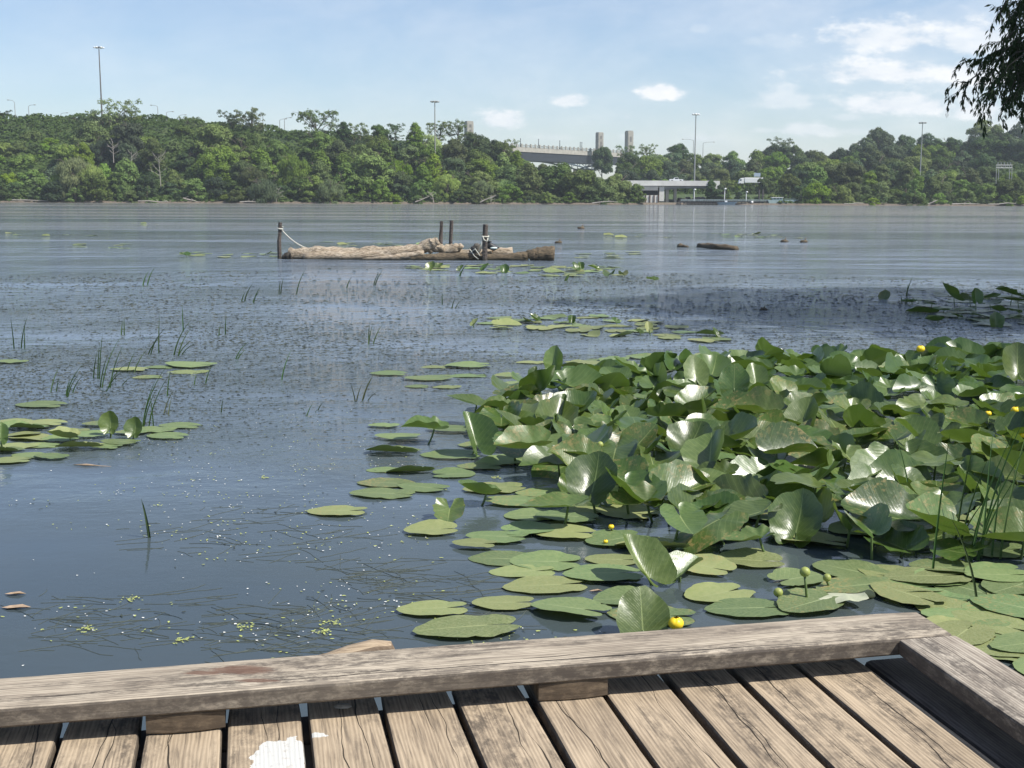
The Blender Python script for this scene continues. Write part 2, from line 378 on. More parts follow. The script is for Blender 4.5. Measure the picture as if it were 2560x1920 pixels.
board('edge_beam', 1.562, 1.75, -.4, 2.83, -.14, -.012, wood('shaded_beam_wood', (.20, .165, .13), (.12, .095, .075), (.045, .038, .032), 'Y', 1, .6), 'Y', .2, .003, .012)  # beam tone darkened in colour for the shade beside the rail
for (px, py) in ((1.56, 2.72), (-1.2, 2.52), (.2, 2.52), (1.56, .9), (-1.2, .9)):
    m_ = MB(); m_.tube([(px, py, -1.2), (px, py, -.24)], .075, 10); m_.build('post', WD_DARK, deck, smooth=True)
# pebble chip lying in the shade of the rail
m_ = MB(); m_.blob((0, 0, 0), (.022, .013, .006), 8, 5, .3, 4)
st = m_.build('stone', simple('pale_stone', (.3, .28, .24), .9), smooth=False, loc=onz(856, 1768, DZ)+Vector((0, 0, .004)))
tag(st, 'small flat pale stone lying on a plank in the shade of the rail', 'stone')
# driftwood piece in the water beyond the rail
m_ = MB(); a0 = onz(820, 1650, .02); a1 = onz(985, 1612, .06)
pts = [a0.lerp(a1, q) for q in (-.5, 0, .35, .7, .93, 1.0)]
for p_, dz in zip(pts, (0, .01, .03, .045, .05, .02)): p_.z = dz
m_.tube(pts, [.03, .034, .038, .034, .026, .012], 9, rough=.35, seed=5)
dw = m_.build('driftwood', wood('tan_driftwood', (.42, .33, .23), (.28, .21, .14), (.12, .085, .06), 'X', 1, .1), smooth=True)
tag(dw, 'smooth tan piece of driftwood floating against the front kerb rail', 'driftwood')
# ------------------------------------------------------------------ water lilies
def blade_mesh(name, Ln, ratio=.74, sinus=.16, fold=0., curl=0., roll=0., wave=.01, flat=False, seed=0, rings=9, ang=44, holes=0, over=0):
    """heart-shaped leaf, petiole point at the origin, midrib along +x; returns mesh with UV = leaf coordinates"""
    rr = random.Random(seed); a_ = .5; b_ = ratio*.5; cx = .16
    vs = [(0, 0, 0)]; uv = [(0, 0)]; fs = []
    ph = [rr.random()*6.28 for _ in range(6)]; nw = rr.choice((5, 6, 7, 8)); side = rr.choice((-1, 1))
    nick = [(rr.uniform(-2.4, 2.4), rr.uniform(.04, .10), rr.uniform(.04, .16)) for _ in range(rr.randint(0, 3))]
    tmax = math.pi-sinus
    for i in range(ang+1):
        th = -tmax+2*tmax*i/ang
        c, s_ = math.cos(th), math.sin(th)
        A = c*c/a_**2+s_*s_/b_**2; B = -2*c*cx/a_**2; D = cx*cx/a_**2-1
        r = (-B+math.sqrt(max(B*B-4*A*D, 0)))/(2*A)
        r *= 1-.24*math.exp(-((tmax-abs(th))/.16)**2)
        r *= 1+.10*math.exp(-(th/.22)**2)*(1 if ratio < .8 else .4)       # slight tip
        lob = max(0, (abs(th)-1.9)/(tmax-1.9)); r *= 1+.20*lob*(1-lob)*2
        r *= 1+.018*math.sin(th*9+ph[0])+.010*math.sin(th*17+ph[1])+.007*math.sin(th*33+ph[2])
        for (q, wq, dq) in nick: r *= 1-dq*math.exp(-((th-q)/wq)**2)
        for j in range(1, rings+1):
            k = (j/rings)**.85; x = r*k*c; y = r*k*s_
            z = 0
            e_ = k**2.2
            if flat:
                z += .010*e_*math.sin(th*nw*.5+ph[3])+.004*e_*math.sin(th*nw+ph[4])+.004*k
                z += fold*abs(y)**1.5*(1 if y*side > 0 else .1)
            else:
                z += fold*(abs(y)*1.1)**1.35 + curl*(x-.1)**2*(1 if x > .1 else .6)
                z += wave*e_*(math.sin(th*nw+ph[3])*.6+math.sin(th*(nw-2)+ph[4]))+.012*e_*math.sin(th*13+ph[5])*.4
                z += -.06*math.exp(-((x/.10)**2+(y/.10)**2))*0
                z += roll*(y*side > 0)*max(0, abs(y)-.10)**1.2
                z += .05*lob*e_
            vs.append((x*Ln, y*Ln, z*Ln)); uv.append((x, y))
    for i in range(ang):
        for j in range(rings):
            p0 = 1+i*rings+j; p1 = 1+(i+1)*rings+j
            if j == 0: fs.append((0, p0, p1))
            if j < rings-1: fs.append((p0, p0+1, p1+1, p1))
    me = bpy.data.meshes.new(name); me.from_pydata(vs, [], fs); me.update()
    ul = me.uv_layers.new(name='leaf')
    idx = np.zeros(len(me.loops), int); me.loops.foreach_get('vertex_index', idx)
    ul.data.foreach_set('uv', (np.array(uv)[idx]).ravel())
    me.polygons.foreach_set('use_smooth', [True]*len(me.polygons))
    return me
def lily_mat(name, col, col2, vein, under, rough=.27, coat=0, dust=0, trans=.28, spec=.5, mid=.9):
    t = NT(name); uvn = t.n('ShaderNodeUVMap'); uvn.uv_map = 'leaf'; x, y, z = t.xyz(uvn.outputs[0])
    oi = t.n('ShaderNodeObjectInfo').outputs['Random']
    ay = t.math('ABSOLUTE', y)
    # lateral veins sweep out and forward from the midrib, fanning at the base
    s_ = t.math('SUBTRACT', x, t.math('MULTIPLY', t.math('POWER', ay, .8), .85))
    wob = t.math('MULTIPLY', t.math('SUBTRACT', t.noise(uvn.outputs[0], 6, 2), .5), .05)
    ph = t.math('MULTIPLY', t.math('ADD', s_, wob), 128)
    v = t.rng(t.math('SINE', ph), -.2, 1, 0, 1)
    v2 = t.rng(t.math('SINE', t.math('MULTIPLY', ph, .5)), .80, 1, 0, 1)
    midw = t.rng(x, -.1, .6, .013, .003)
    mr = t.rng(ay, t.math('MULTIPLY', midw, 1.6), t.math('MULTIPLY', midw, .4))
    mr = t.math('MULTIPLY', mr, t.math('GREATER_THAN', x, -.02))
    nz = t.noise(t.coord(), 9, 5, .65); nz2 = t.noise(t.coord(), 38, 4, .7)
    c = t.mix(t.rng(nz, .35, .65), col, col2)
    hs = t.n('ShaderNodeHueSaturation'); t.put(hs.inputs['Color'], c); t.put(hs.inputs['Hue'], t.rng(oi, 0, 1, .485, .512)); t.put(hs.inputs['Value'], t.rng(t.math('FRACT', t.math('MULTIPLY', oi, 5.7)), 0, 1, .75, 1.3))
    c = hs.outputs[0]
    c = t.mix(t.math('MULTIPLY', v2, .22), c, vein); c = t.mix(t.math('MULTIPLY', mr, mid), c, vein)
    # wear: brown-yellow edge blotches and pale specks
    rad = t.math('SQRT', t.math('ADD', t.math('MULTIPLY', x, x), t.math('MULTIPLY', y, y)))
    thr = t.rng(t.math('FRACT', t.math('MULTIPLY', oi, 23.7)), 0, 1, .50, .72)
    blot = t.math('MULTIPLY', t.rng(t.math('SUBTRACT', t.noise(t.coord(), 11, 5, .75), thr), 0, .06), t.rng(rad, .18, .42))
    c = t.mix(t.math('MULTIPLY', blot, .7), c, (.34, .26, .10))
    c = t.mix(t.math('MULTIPLY', t.rng(nz2, .70, .74), .75), c, (.5, .5, .36))
    spot = t.math('MULTIPLY', t.rng(t.noise(t.coord(), 24, 2, .5), .735, .75), t.math('GREATER_THAN', t.math('FRACT', t.math('MULTIPLY', oi, 41.3)), .45))
    c = t.mix(t.math('MULTIPLY', spot, .9), c, (.06, .045, .02))
    if dust: c = t.mix(t.math('MULTIPLY', t.rng(nz2, .42, .62), dust), c, (.30, .33, .17))
    geo = t.n('ShaderNodeNewGeometry')
    c2 = t.mix(geo.outputs['Backfacing'], c, under)
    hgt = t.math('ADD', t.math('MULTIPLY', t.math('MULTIPLY', v, t.rng(nz, .4, .62)), .6), t.math('ADD', t.math('MULTIPLY', nz2, .25), t.math('MULTIPLY', nz, 1.2)))
    bmp = t.bump(hgt, .30, .0020)
    rg = t.math('ADD', rough, t.math('MULTIPLY', t.math('SUBTRACT', nz, .5), .25))
    b = t.pbr(c2, rg, bmp, spec=spec)
    tr = t.n('ShaderNodeBsdfTranslucent'); t.put(tr.inputs[0], t.mix(.5, c, (.16, .26, .02))); t.put(tr.inputs['Normal'], bmp)
    return t.finish(t.mixs(trans, b, tr.outputs[0]))
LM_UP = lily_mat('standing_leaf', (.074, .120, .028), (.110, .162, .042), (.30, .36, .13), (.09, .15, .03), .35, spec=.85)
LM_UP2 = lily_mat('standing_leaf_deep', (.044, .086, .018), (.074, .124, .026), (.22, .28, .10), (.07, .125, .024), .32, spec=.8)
LM_FL = lily_mat('floating_leaf', (.115, .178, .066), (.158, .218, .085), (.30, .36, .17), (.12, .17, .06), .52, dust=.25, trans=.12, spec=.35)
LM_FL2 = lily_mat('floating_leaf_yellowish', (.175, .215, .075), (.225, .25, .10), (.33, .36, .16), (.16, .2, .08), .55, dust=.45, trans=.12, spec=.35)
LM_PALE = lily_mat('flopped_pale_leaf', (.42, .44, .30), (.50, .50, .36), (.30, .34, .18), (.45, .46, .33), .6, trans=.1, spec=.3)
STEM = simple('lily_stem', (.10, .15, .045), .45, .25, 12)
FLT = [blade_mesh('pad_blade', 1, rrat, sn, fold=fo, flat=True, seed=100+i) for i, (rrat, sn, fo) in enumerate(
      [(.74, .10, 0), (.78, .16, .3), (.70, .06, 0), (.80, .22, .2), (.76, .12, 0), (.72, .30, .9), (.82, .14, .1), (.68, .18, 0)])]
UPS = [blade_mesh('leaf_blade', 1, rrat, sn, fo, cu, ro, wv, seed=200+i) for i, (rrat, sn, fo, cu, ro, wv) in enumerate([
      (.78, .16, .35, .15, 0, .016), (.74, .22, .7, -.10, 0, .02), (.80, .12, .2, -.35, 0, .02), (.72, .30, 1.0, .35, 0, .015),
      (.82, .18, .5, .5, .6, .02), (.76, .14, .15, .1, 1.2, .02), (.70, .24, 1.3, -.2, 0, .012), (.84, .16, .3, -.2, 0, .028),
      (.76, .34, .55, .25, 0, .022), (.78, .20, -.25, -.30, 0, .02), (.74, .12, .85, .0, .5, .02), (.80, .26, .1, .45, 0, .03)])]
npad = [0]; nup = [0]
def link(me, name, mat, parent=None):
    o = bpy.data.objects.new(name, me); C.objects.link(o)
    if not me.materials: me.materials.append(None)
    o.material_slots[0].link = 'OBJECT'; o.material_slots[0].material = mat
    if parent: o.parent = parent
    return o
def pad(p, Ln, rot, var=None, mat=None, label=None, group=None, z=None, tilt=0):
    k = var if var is not None else random.randrange(len(FLT))
    o = link(FLT[k], 'lily_pad', mat or (LM_FL if random.random() < .72 else LM_FL2))
    npad[0] += 1
    o.location = (p.x, p.y, z if z is not None else .004+.0022*(npad[0] % 9))
    tk = 1 if p.y < 12 else .12
    o.rotation_euler = (R(random.uniform(-tk, tk))+tilt, R(random.uniform(-tk, tk)), R(rot)); o.scale = (Ln, Ln*random.uniform(.92, 1.08), Ln)
    tag(o, label, 'lily pad', group); return o
def upleaf(p, h, Ln, tip, tilt, var=None, mat=None, label=None, group=None, lean=None, rollx=0, nrm=None):
    """p: water position under the blade; tip: compass of the midrib (deg from +x); tilt: blade pitched so the tip sinks (neg: rises)"""
    k = var if var is not None else random.randrange(len(UPS))
    e_ = empty('lily_leaf', (p.x, p.y, 0)); nup[0] += 1
    b = link(UPS[k], 'leaf_blade', mat or (LM_UP if random.random() < .6 else LM_UP2), e_)
    M = Matrix.Rotation(R(tip), 4, 'Z') @ Matrix.Rotation(R(tilt), 4, 'Y') @ Matrix.Rotation(R(rollx), 4, 'X')
    if nrm: M = Matrix.Rotation(R(nrm[0]), 4, Vector((-math.sin(nrm[1]), math.cos(nrm[1]), 0))) @ Matrix.Rotation(R(tip), 4, 'Z')
    b.rotation_euler = M.to_euler(); b.location = (0, 0, h); b.scale = (Ln, Ln, Ln)
    lean = lean or (random.uniform(-.12, .12), random.uniform(-.08, .12))
    pts = [Vector((lean[0]*(1-q)**1.5, lean[1]*(1-q)**1.5, -.12+(h+.12)*q)) for q in (0, .25, .5, .75, .95, 1.0)]
    m_ = MB(); m_.tube(pts, [.0075, .0075, .007, .0065, .006, .004], 6); m_.build('stem', STEM, e_, smooth=True)
    tag(e_, label, 'lily leaf', group); return e_
# ---- floating pads placed one by one (pixel centre, apparent width in pixels, tip direction)
S = 'lily pad floating '
pads = [
 (969,1210,139,180,0,'upper of three overlapping pads left of the cluster, with a ragged rim'),(960,1237,155,180,2,'smooth long pad lying below its ragged neighbour left of the cluster'),(1060,1222,130,170,4,'pad whose right end tucks under the curled yellowish leaf'),
 (848,1282,145,185,7,'solitary pad with a wavy rim in open water left of the cluster'),(1080,1330,135,185,1,'pad partly under the upright heart-shaped leaf'),(1246,1349,150,180,4,'pad under the round pad with a dark slit'),
 (1321,1332,140,20,3,'round pad with its dark notch open to the left'),(1190,1368,110,180,7,'yellowing decayed pad under its greener neighbours'),(1265,1399,170,180,0,'pad with fluted rim beside an overlapping pad at its right'),
 (1365,1407,180,170,6,'wrinkled pad overlapping the fluted one on its left'),(1312,1432,160,175,7,'pale chewed pad below the two wrinkled ones'),(1368,1468,200,190,0,'broad oval pad in the middle of the open row'),
 (1262,1513,150,175,4,'pad with a small dark hole at its rim'),(1088,1529,170,180,7,'ragged pad farthest left above the rail'),(1174,1576,250,182,2,'largest smooth pad floating nearest the rail on the left'),
 (1428,1530,200,150,3,'wide heart-shaped pad with its notch facing the rail'),(1513,1444,190,185,0,'long flat pad left of the folded glossy leaf'),(1568,1499,165,200,1,'pad with one lobe turned up beside the upright leaf'),
 (1533,1402,130,180,4,'pad half shaded by the folded leaf'),(1797,1488,180,200,6,'broad pad with curled left edge above the rail'),(1875,1406,170,175,1,'pad with a notch at its lower rim under the shaded leaves'),
 (1875,1527,200,190,0,'long green pad touching the back of the rail'),(1992,1453,140,40,3,'crinkled pad beside two round buds'),(2147,1472,200,190,2,'pointed pad lying left of the rushes'),
 (2322,1449,190,170,0,'broad flat pad at the foot of the rushes'),(2497,1449,150,185,4,'pad at the right edge of the photo below the rushes'),(2341,1503,180,180,6,'pad beside the yellow curled rim'),
 (2508,1523,170,190,2,'pad near the right edge above the corner'),(2400,1546,160,160,4,'insect-eaten pad right of the rail corner'),(2361,1569,110,200,1,'wet folded pad right of the rail corner'),
 (2497,1581,130,180,6,'lower pad near the right edge'),(2520,1632,150,185,7,'ragged pad beside the side rail'),
 (974,937,90,180,0,'small thin pad far left of the cluster'),(1075,949,120,185,4,'pad with a dark left rim beyond the cluster'),(1172,918,115,180,6,'overlapping pad behind the cluster with a dark right end'),
 (1094,918,80,180,2,'pad tucked under its right neighbour behind the cluster'),(1172,941,95,180,7,None),(1044,968,60,180,0,None),(1331,908,75,180,2,None),(1444,922,95,180,5,'pad with brown curling rim behind the cluster'),
 (1561,918,110,180,0,None),(1300,963,100,180,2,None),(1312,972,80,180,0,None),(1269,943,70,180,6,None),(1500,903,80,180,0,None),(1620,925,90,180,2,None),(1390,950,90,180,0,None),(1120,970,70,180,2,None),
 (989,1134,140,180,5,'pad with its right end lifted left of the cluster'),(1133,1141,150,180,0,None),(962,1068,75,180,2,None),(997,1097,110,180,4,None),(1133,1079,120,180,0,None),(966,1176,90,180,7,None),
 (1032,1180,120,180,5,'pad with a lifted pointed end among the left fringe'),(1133,1188,110,0,3,None),(1203,1169,110,180,7,None),(1269,1153,150,200,0,None),(1240,1225,150,180,2,None),(1290,1258,150,170,4,None),(1360,1240,130,180,0,None),
 (1420,1300,150,175,2,None),(1330,1290,140,180,6,None),(1470,1275,130,180,0,None),(1330,1105,100,180,2,None),(1200,1115,100,180,0,None),(1500,1215,120,180,4,None),
 (104,1015,118,180,0,'lone oval pad on open water at the left'),(27,907,80,180,2,'pale pad at the left edge of the photo'),(325,927,90,180,0,None),(479,916,120,180,4,None),(470,931,100,180,2,None),(371,944,70,180,0,None),(400,920,70,180,0,None),
 (452,1067,100,180,0,None),(384,1078,110,180,2,None),(420,1094,100,180,0,None),(303,1110,90,180,4,None),(226,1092,90,180,6,None),(203,1124,110,180,5,None),(104,1115,90,180,0,None),(81,1097,110,180,3,None),
 (45,1117,100,180,2,None),(81,1142,90,180,7,None),(27,1155,90,180,0,None),(77,1074,90,180,5,None),(27,1069,80,180,1,None),(130,1147,80,180,2,None),(250,1065,80,180,0,None),(180,1078,80,180,2,None),
 (40,1055,80,180,0,None),(150,1100,90,190,1,None),(15,1130,90,170,5,None),(60,1090,80,200,3,None),(265,1120,80,180,7,None),(330,1085,80,180,2,None),(115,1062,100,180,0,None),
]
for (px, py, wpx, rot, var, lb) in pads:
    p = onz(px, py); dist = (p-CAM).length; Ln = wpx/F*dist*.98
    rot2 = rot+random.uniform(-14, 14)
    off = Vector((math.cos(R(rot2)), math.sin(R(rot2)), 0))*(-.16*Ln)
    zone = ('in the patch at the left edge' if px < 500 else 'along the fringe of the standing leaves' if py > 980 else 'beyond the standing leaves')
    if lb: pad(p+off, Ln, rot2, var, LM_FL2 if var == 7 else None, lb)
    else: pad(p+off, Ln, rot2, var, None, 'green lily pad floating flat '+zone, 'floating lily pads '+zone)
# ---- random pads: inner part of the cluster and distant patches
def scatter(poly, count, mind, seed, tries=6000, occ=None):
    rr = random.Random(seed); xs = [p[0] for p in poly]; ys = [p[1] for p in poly]; out = [] if occ is None else occ; res = []
    W_ = [onz(*p) for p in poly]
    x0, x1 = min(q.x for q in W_), max(q.x for q in W_); y0, y1 = min(q.y for q in W_), max(q.y for q in W_)
    for _ in range(tries):
        p = Vector((rr.uniform(x0, x1), rr.uniform(y0, y1), 0)); ins = False
        for i in range(len(W_)):
            a_, b_ = W_[i], W_[i-1]
            if (a_.y > p.y) != (b_.y > p.y) and p.x < (b_.x-a_.x)*(p.y-a_.y)/(b_.y-a_.y)+a_.x: ins = not ins
        if ins and all((p-q).length > mind for q in out):
            out.append(p); res.append(p)
            if len(res) >= count: break
    return res
for p in scatter([(1500,1200),(1800,1150),(2560,1100),(2620,1420),(2100,1440),(1650,1330),(1450,1290)], 26, .42, 5):
    pad(p, random.uniform(.32, .42), random.uniform(140, 220), None, None, 'lily pad floating in the shade under the standing leaves', 'lily pads under the standing leaves')
for p in scatter([(2230,1440),(2580,1430),(2660,1700),(2440,1600),(2330,1540)], 16, .17, 6):
    pad(p, random.uniform(.26, .36), random.uniform(120, 240), None, None, 'lily pad floating in the crowded mat right of the rail corner', 'lily pads right of the rail corner')
near_occ = [Vector((o_.location.x, o_.location.y, 0)) for o_ in bpy.data.objects if o_.name.startswith('lily_pad') and o_.location.y < 8]
for p in scatter([(1240,1320),(1500,1290),(1750,1400),(2130,1430),(2230,1490),(1800,1545),(1500,1580),(1330,1560),(1230,1420)], 20, .25, 9, occ=near_occ):
    pad(p, random.uniform(.30, .38), random.uniform(140, 230), None, None, 'lily pad floating in the gap between the cluster and the rail', 'lily pads between the cluster and the rail')
for poly, n, md, gl in [
    ([(1000,665),(1250,662),(1540,668),(1560,690),(1330,694),(1010,672)], 34, .42, 'in the strip in front of the log raft'),
    ([(1230,795),(1500,790),(1830,838),(1780,858),(1500,842),(1230,824)], 34, .32, 'in the middle patch of open water'),
    ([(1450,905),(1900,880),(1620,940),(1400,960)], 10, .35, 'beyond the standing leaves'),
    ([(2190,905),(2330,888),(2560,890),(2560,912),(2230,925)], 12, .35, 'behind the tall yellow flower'),
    ([(1600,895),(2150,905),(2180,925),(1650,925)], 12, .35, 'beyond the standing leaves'),
    ([(1790,582),(2030,588),(2040,597),(1800,594)], 16, .9, 'in the distant strip at the right'),
    ([(440,632),(690,634),(700,645),(460,642)], 12, .8, 'left of the log raft'),
    ([(180,608),(330,610),(320,622),(200,620)], 8, 1.0, 'far out at the left'),
    ([(820,606),(1100,604),(1090,614),(830,616)], 12, 1.0, 'behind the log raft'),
    ([(1400,635),(1600,630),(1590,645),(1420,648)], 9, .8, 'right of the log raft'),
    ([(1500,588),(1680,586),(1690,596),(1510,598)], 8, 1.1, 'far beyond the log raft'),
    ([(0,583),(250,585),(250,590),(0,590)], 8, 1.8, 'far out at the left edge'),
    ([(320,558),(400,557),(400,566),(330,566)], 5, 1.6, 'farthest out on the left')]:
    for p in scatter(poly, n, md, hash(gl) % 100 if False else len(gl)*7+n):
        pad(p, random.uniform(.30, .44)*(1.25 if p.y > 25 else 1), random.uniform(0, 360), None, LM_FL2 if random.random() < .5 else LM_FL, 'thin lily pad floating '+gl, 'lily pads '+gl)
# ---- standing leaves, chosen ones
def UP(px, py, h, wpx, tip, tilt, var, lb, mat=None, rollx=0):
    h = h*.68+.01; p = onz(px, py, h); Ln = .9*wpx/F*(p-CAM).length; p.z = 0
    return upleaf(p, h, Ln, tip, tilt, var, mat, lb, rollx=rollx)
UP(1191,1012,.22,125,170,-12,0,'glossy leaf standing at the upper left corner of the cluster', LM_UP)
UP(1085,1072,.14,130,185,-8,1,'arched leaf on a slanting stem at the far left of the cluster', LM_UP)
UP(1190,1110,.10,140,125,-62,6,'large folded leaf standing upright at the left with dark inside', LM_UP2)
UP(1300,1075,.20,125,170,-35,0,'broad leaf facing the viewer behind the left edge of the cluster', LM_UP)
UP(1398,1030,.26,80,60,-60,6,'small dark cupped leaf standing behind the left part', LM_UP2)
UP(1124,1272,.06,120,268,22,8,'heart-shaped leaf tilted up with its notch at the top, left of the cluster', LM_UP)
UP(1215,1235,.08,120,185,-10,4,'crumpled yellow-green leaf with browned rim at the left fringe', LM_UP)
UP(1622,1442,.04,185,130,-38,3,'large folded glossy leaf opening like a boat near the open water', LM_UP)
UP(1700,1440,.03,130,40,-25,6,'yellow-green backlit folded leaf right of the boat-shaped leaf', LM_UP)
UP(1607,1575,.03,175,95,-66,7,'round leaf standing on edge behind the rail beside the yellow flower', LM_UP)
UP(1420,1265,.16,185,180,4,0,'wide shining leaf lying level at the lower left of the cluster', LM_UP)
UP(1480,1230,.16,170,70,-42,4,'large cupped leaf half in shadow at the centre left', LM_UP2)
UP(1440,1185,.14,140,150,-40,1,'folded leaf with yellow veins left of centre', LM_UP)
UP(1700,1290,.20,160,280,14,0,'level leaf on a thick visible stem near the front', LM_UP)
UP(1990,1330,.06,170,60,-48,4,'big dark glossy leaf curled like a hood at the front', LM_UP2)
UP(2180,1265,.20,165,255,18,0,'round leaf with a bright silver sheen left of the rushes', LM_UP)
UP(2300,1240,.26,170,300,24,2,'shiny leaf with fan-like reflections just left of the rushes', LM_UP)
UP(1900,1280,.18,170,205,8,0,'heart-shaped leaf with its notch facing left at front centre', LM_UP)
UP(2040,1215,.24,185,180,-14,2,'broad leaf with fine ribs at the middle of the cluster', LM_UP)
UP(1900,1345,.12,130,185,10,8,'split leaf lying low in front of the cluster', LM_UP)
UP(1835,970,.40,100,80,-78,7,'tall pointed leaf standing upright at the back of the cluster', LM_UP2)
UP(1740,945,.33,95,100,-58,0,'pale leaf raised at the back left of the tall pointed one', LM_UP)
UP(1890,960,.30,90,95,-60,1,'bright folded leaf just right of the tall pointed one', LM_UP)
UP(1965,990,.28,100,120,-50,7,'shining round leaf at the back centre', LM_UP)
UP(2545,930,.38,110,80,-55,4,'shiny leaf standing at the back right edge of the photo', LM_UP)
UP(2300,1105,.22,130,120,-35,6,'narrow yellow-green leaf folded lengthwise right of centre', LM_UP)
UP(1807,1130,.22,120,170,-8,9,'pale drooping leaf on an exposed stem at centre', LM_UP)
UP(2340,1155,.24,185,185,2,2,'wide rippled leaf behind the rushes', LM_UP)
UP(2540,1175,.26,150,200,-40,1,'leaf with bright reflections at the right edge', LM_UP)
UP(1385,912,.08,75,80,-75,10,'yellow-green rolled leaf standing alone beyond the cluster', LM_UP)
UP(1335,940,.04,40,60,-70,6,'small dark cupped leaf among pads beyond the cluster', LM_UP2)
UP(276,1068,.09,62,85,-72,4,'round green leaf standing upright in the left patch', LM_UP)
UP(337,1080,.06,58,80,-66,4,'shorter cupped leaf beside the round upright one in the left patch', LM_UP)
UP(2,1095,.10,60,100,-70,1,'leaf standing cut off by the left edge of the photo', LM_UP)
UP(175,1095,.03,80,190,-8,3,'folded brownish leaf lying in the left patch', LM_FL2)
p = onz(2110, 1500); pl = upleaf(p, .03, .36, 150, 8, 9, LM_PALE, 'pale dried leaf flopped over beside the rail', rollx=10)
# ---- the mass of the cluster
PL = [(1215,1075),(1290,1005),(1440,985),(1600,955),(1760,940),(1960,930),(2250,935),(2600,930),(2900,1000),(3000,1300),(2800,1430),(2560,1410),(2250,1415),(2020,1375),(1760,1365),(1600,1310),(1440,1250),(1290,1175)]
occ = [Vector((0, 0, 0))]+[o.location.copy() for o in bpy.data.objects if o.name.startswith('lily_leaf')]
occ = [Vector((q.x, q.y, 0)) for q in occ]
cand = scatter(PL, 500, .165, 11, 30000, occ)
cand.sort(key=lambda p: (p-CAM).length if abs(p.x/p.y) < .44 else 99)
REST = [[], []]
for ic, p in enumerate(cand):
    fr = min(1, max(0, (p.y-5.4)/5.5))
    h = random.uniform(.02, .13)+.08*fr
    tip = random.uniform(0, 360); q_r = random.random(); view = math.atan2(-p.y, -p.x)
    nrm = (random.uniform(3, 24), view+random.gauss(0, 1.0)) if q_r < .70 else (random.uniform(26, 58), view+random.gauss(0, 1.6)) if q_r < .88 else (random.uniform(10, 50), view+math.pi+random.gauss(0, .8))
    zone = 'front' if p.y < 6.6 else 'back' if p.y > 9.2 else 'middle'
    side_ = 'left' if p.x/p.y < .11 else 'right' if p.x/p.y > .27 else 'centre'
    Lr = random.uniform(.26, .41)
    if ic >= 222:
        k = random.randrange(len(UPS)); M = Matrix.Translation((p.x, p.y, h)) @ Matrix.Rotation(R(nrm[0]), 4, Vector((-math.sin(nrm[1]), math.cos(nrm[1]), 0))) @ Matrix.Rotation(R(tip), 4, 'Z') @ Matrix.Scale(Lr, 4)
        REST[random.random() < .4].append((k, M)); continue
    upleaf(p, h, Lr, tip, 0, nrm=nrm, label=f'glossy green lily leaf among the crowded standing leaves, {zone} {side_} of the cluster', group=f'standing lily leaves {zone} {side_}')
import bmesh
bmr = bmesh.new(); bmr.loops.layers.uv.new('leaf')
for mi in (0, 1):
    for k, M in REST[mi]:
        n0 = len(bmr.verts); nf0 = len(bmr.faces); bmr.from_mesh(UPS[k]); bmr.verts.ensure_lookup_table(); bmr.faces.ensure_lookup_table()
        for v_ in bmr.verts[n0:]: v_.co = M @ v_.co
        for f_ in bmr.faces[nf0:]: f_.material_index = mi
me = bpy.data.meshes.new('far_lily_leaves'); bmr.to_mesh(me); me.materials.append(LM_UP); me.materials.append(LM_UP2)
me.polygons.foreach_set('material_index', np.concatenate([np.full(len(REST[0])*len(UPS[0].polygons), 0), np.full(len(REST[1])*len(UPS[0].polygons), 1)]).astype(np.int32)) if False else None
o = bpy.data.objects.new('far_lily_leaves', me); C.objects.link(o); tag(o, 'mass of small lily leaves filling the far side of the cluster', 'lily leaves', kind='stuff')
# sparse standing / curled leaves in distant patches and the shaded group at right
for (px, py, h, w_, tl) in [(1076,672,.08,38,-60),(1095,668,.05,34,-20),(1150,676,.04,30,-50),(1210,674,.06,34,-55),(1262,678,.08,34,-70),(1440,672,.1,34,-60),(1452,668,.14,30,-70),(1490,672,.06,40,-30),(1418,700,.09,26,-75),(1520,690,.05,50,-15),(1560,688,.05,40,-10),(1635,700,.04,44,-12),
        (1185,812,.06,30,-60),(1340,800,.05,40,-40),(1430,803,.08,36,-65),(1540,805,.06,36,-45),(1622,822,.14,22,-80),(1600,832,.04,30,-30),(1790,838,.06,24,-70),
        (465,638,.12,44,-15)]:
    h *= .6; p = onz(px, py, h); Ln = max(.14, .8*w_/F*(p-CAM).length); p.z = 0
    upleaf(p, h, min(Ln, .36 if py < 700 else .42), random.uniform(0, 180), tl*.75, random.choice((1, 3, 4, 6)), random.choice((LM_UP, LM_UP2, LM_FL2)), 'small curled lily leaf raised above the pads in open water', 'curled leaves in the open water patches')
for (px, py, h, w_, tip, tl) in [(2330,760,.10,50,170,-5),(2385,745,.22,80,160,-38),(2440,750,.25,45,90,-70),(2425,752,.14,60,180,-10),(2475,760,.12,60,10,-10),(2530,735,.32,70,170,-20),(2545,752,.2,70,170,-5),(2360,775,.06,60,180,0),(2500,778,.06,50,180,-10),(2550,775,.14,60,200,-20),
        (2395,790,.05,50,190,-20),(2345,802,.04,50,180,0),(2490,812,.05,30,80,-60),(2560,790,.1,60,180,-5),(2580,750,.2,70,180,-15),(2280,755,.05,50,180,0),(2420,768,.08,60,180,0),(2210,745,.04,22,60,-40)]:
    h *= .62; p = onz(px, py, h); Ln = .82*w_/F*(p-CAM).length; p.z = 0
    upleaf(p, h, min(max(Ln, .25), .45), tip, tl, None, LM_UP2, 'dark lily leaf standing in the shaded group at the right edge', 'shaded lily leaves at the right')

for p in scatter([(2290,748),(2400,735),(2600,738),(2620,815),(2440,812),(2330,790)], 26, .45, 31):
    pad(p, random.uniform(.40, .60), random.uniform(0, 360), None, LM_UP2, 'dark lily pad floating in the shaded group at the right edge', 'shaded lily pads at the right')
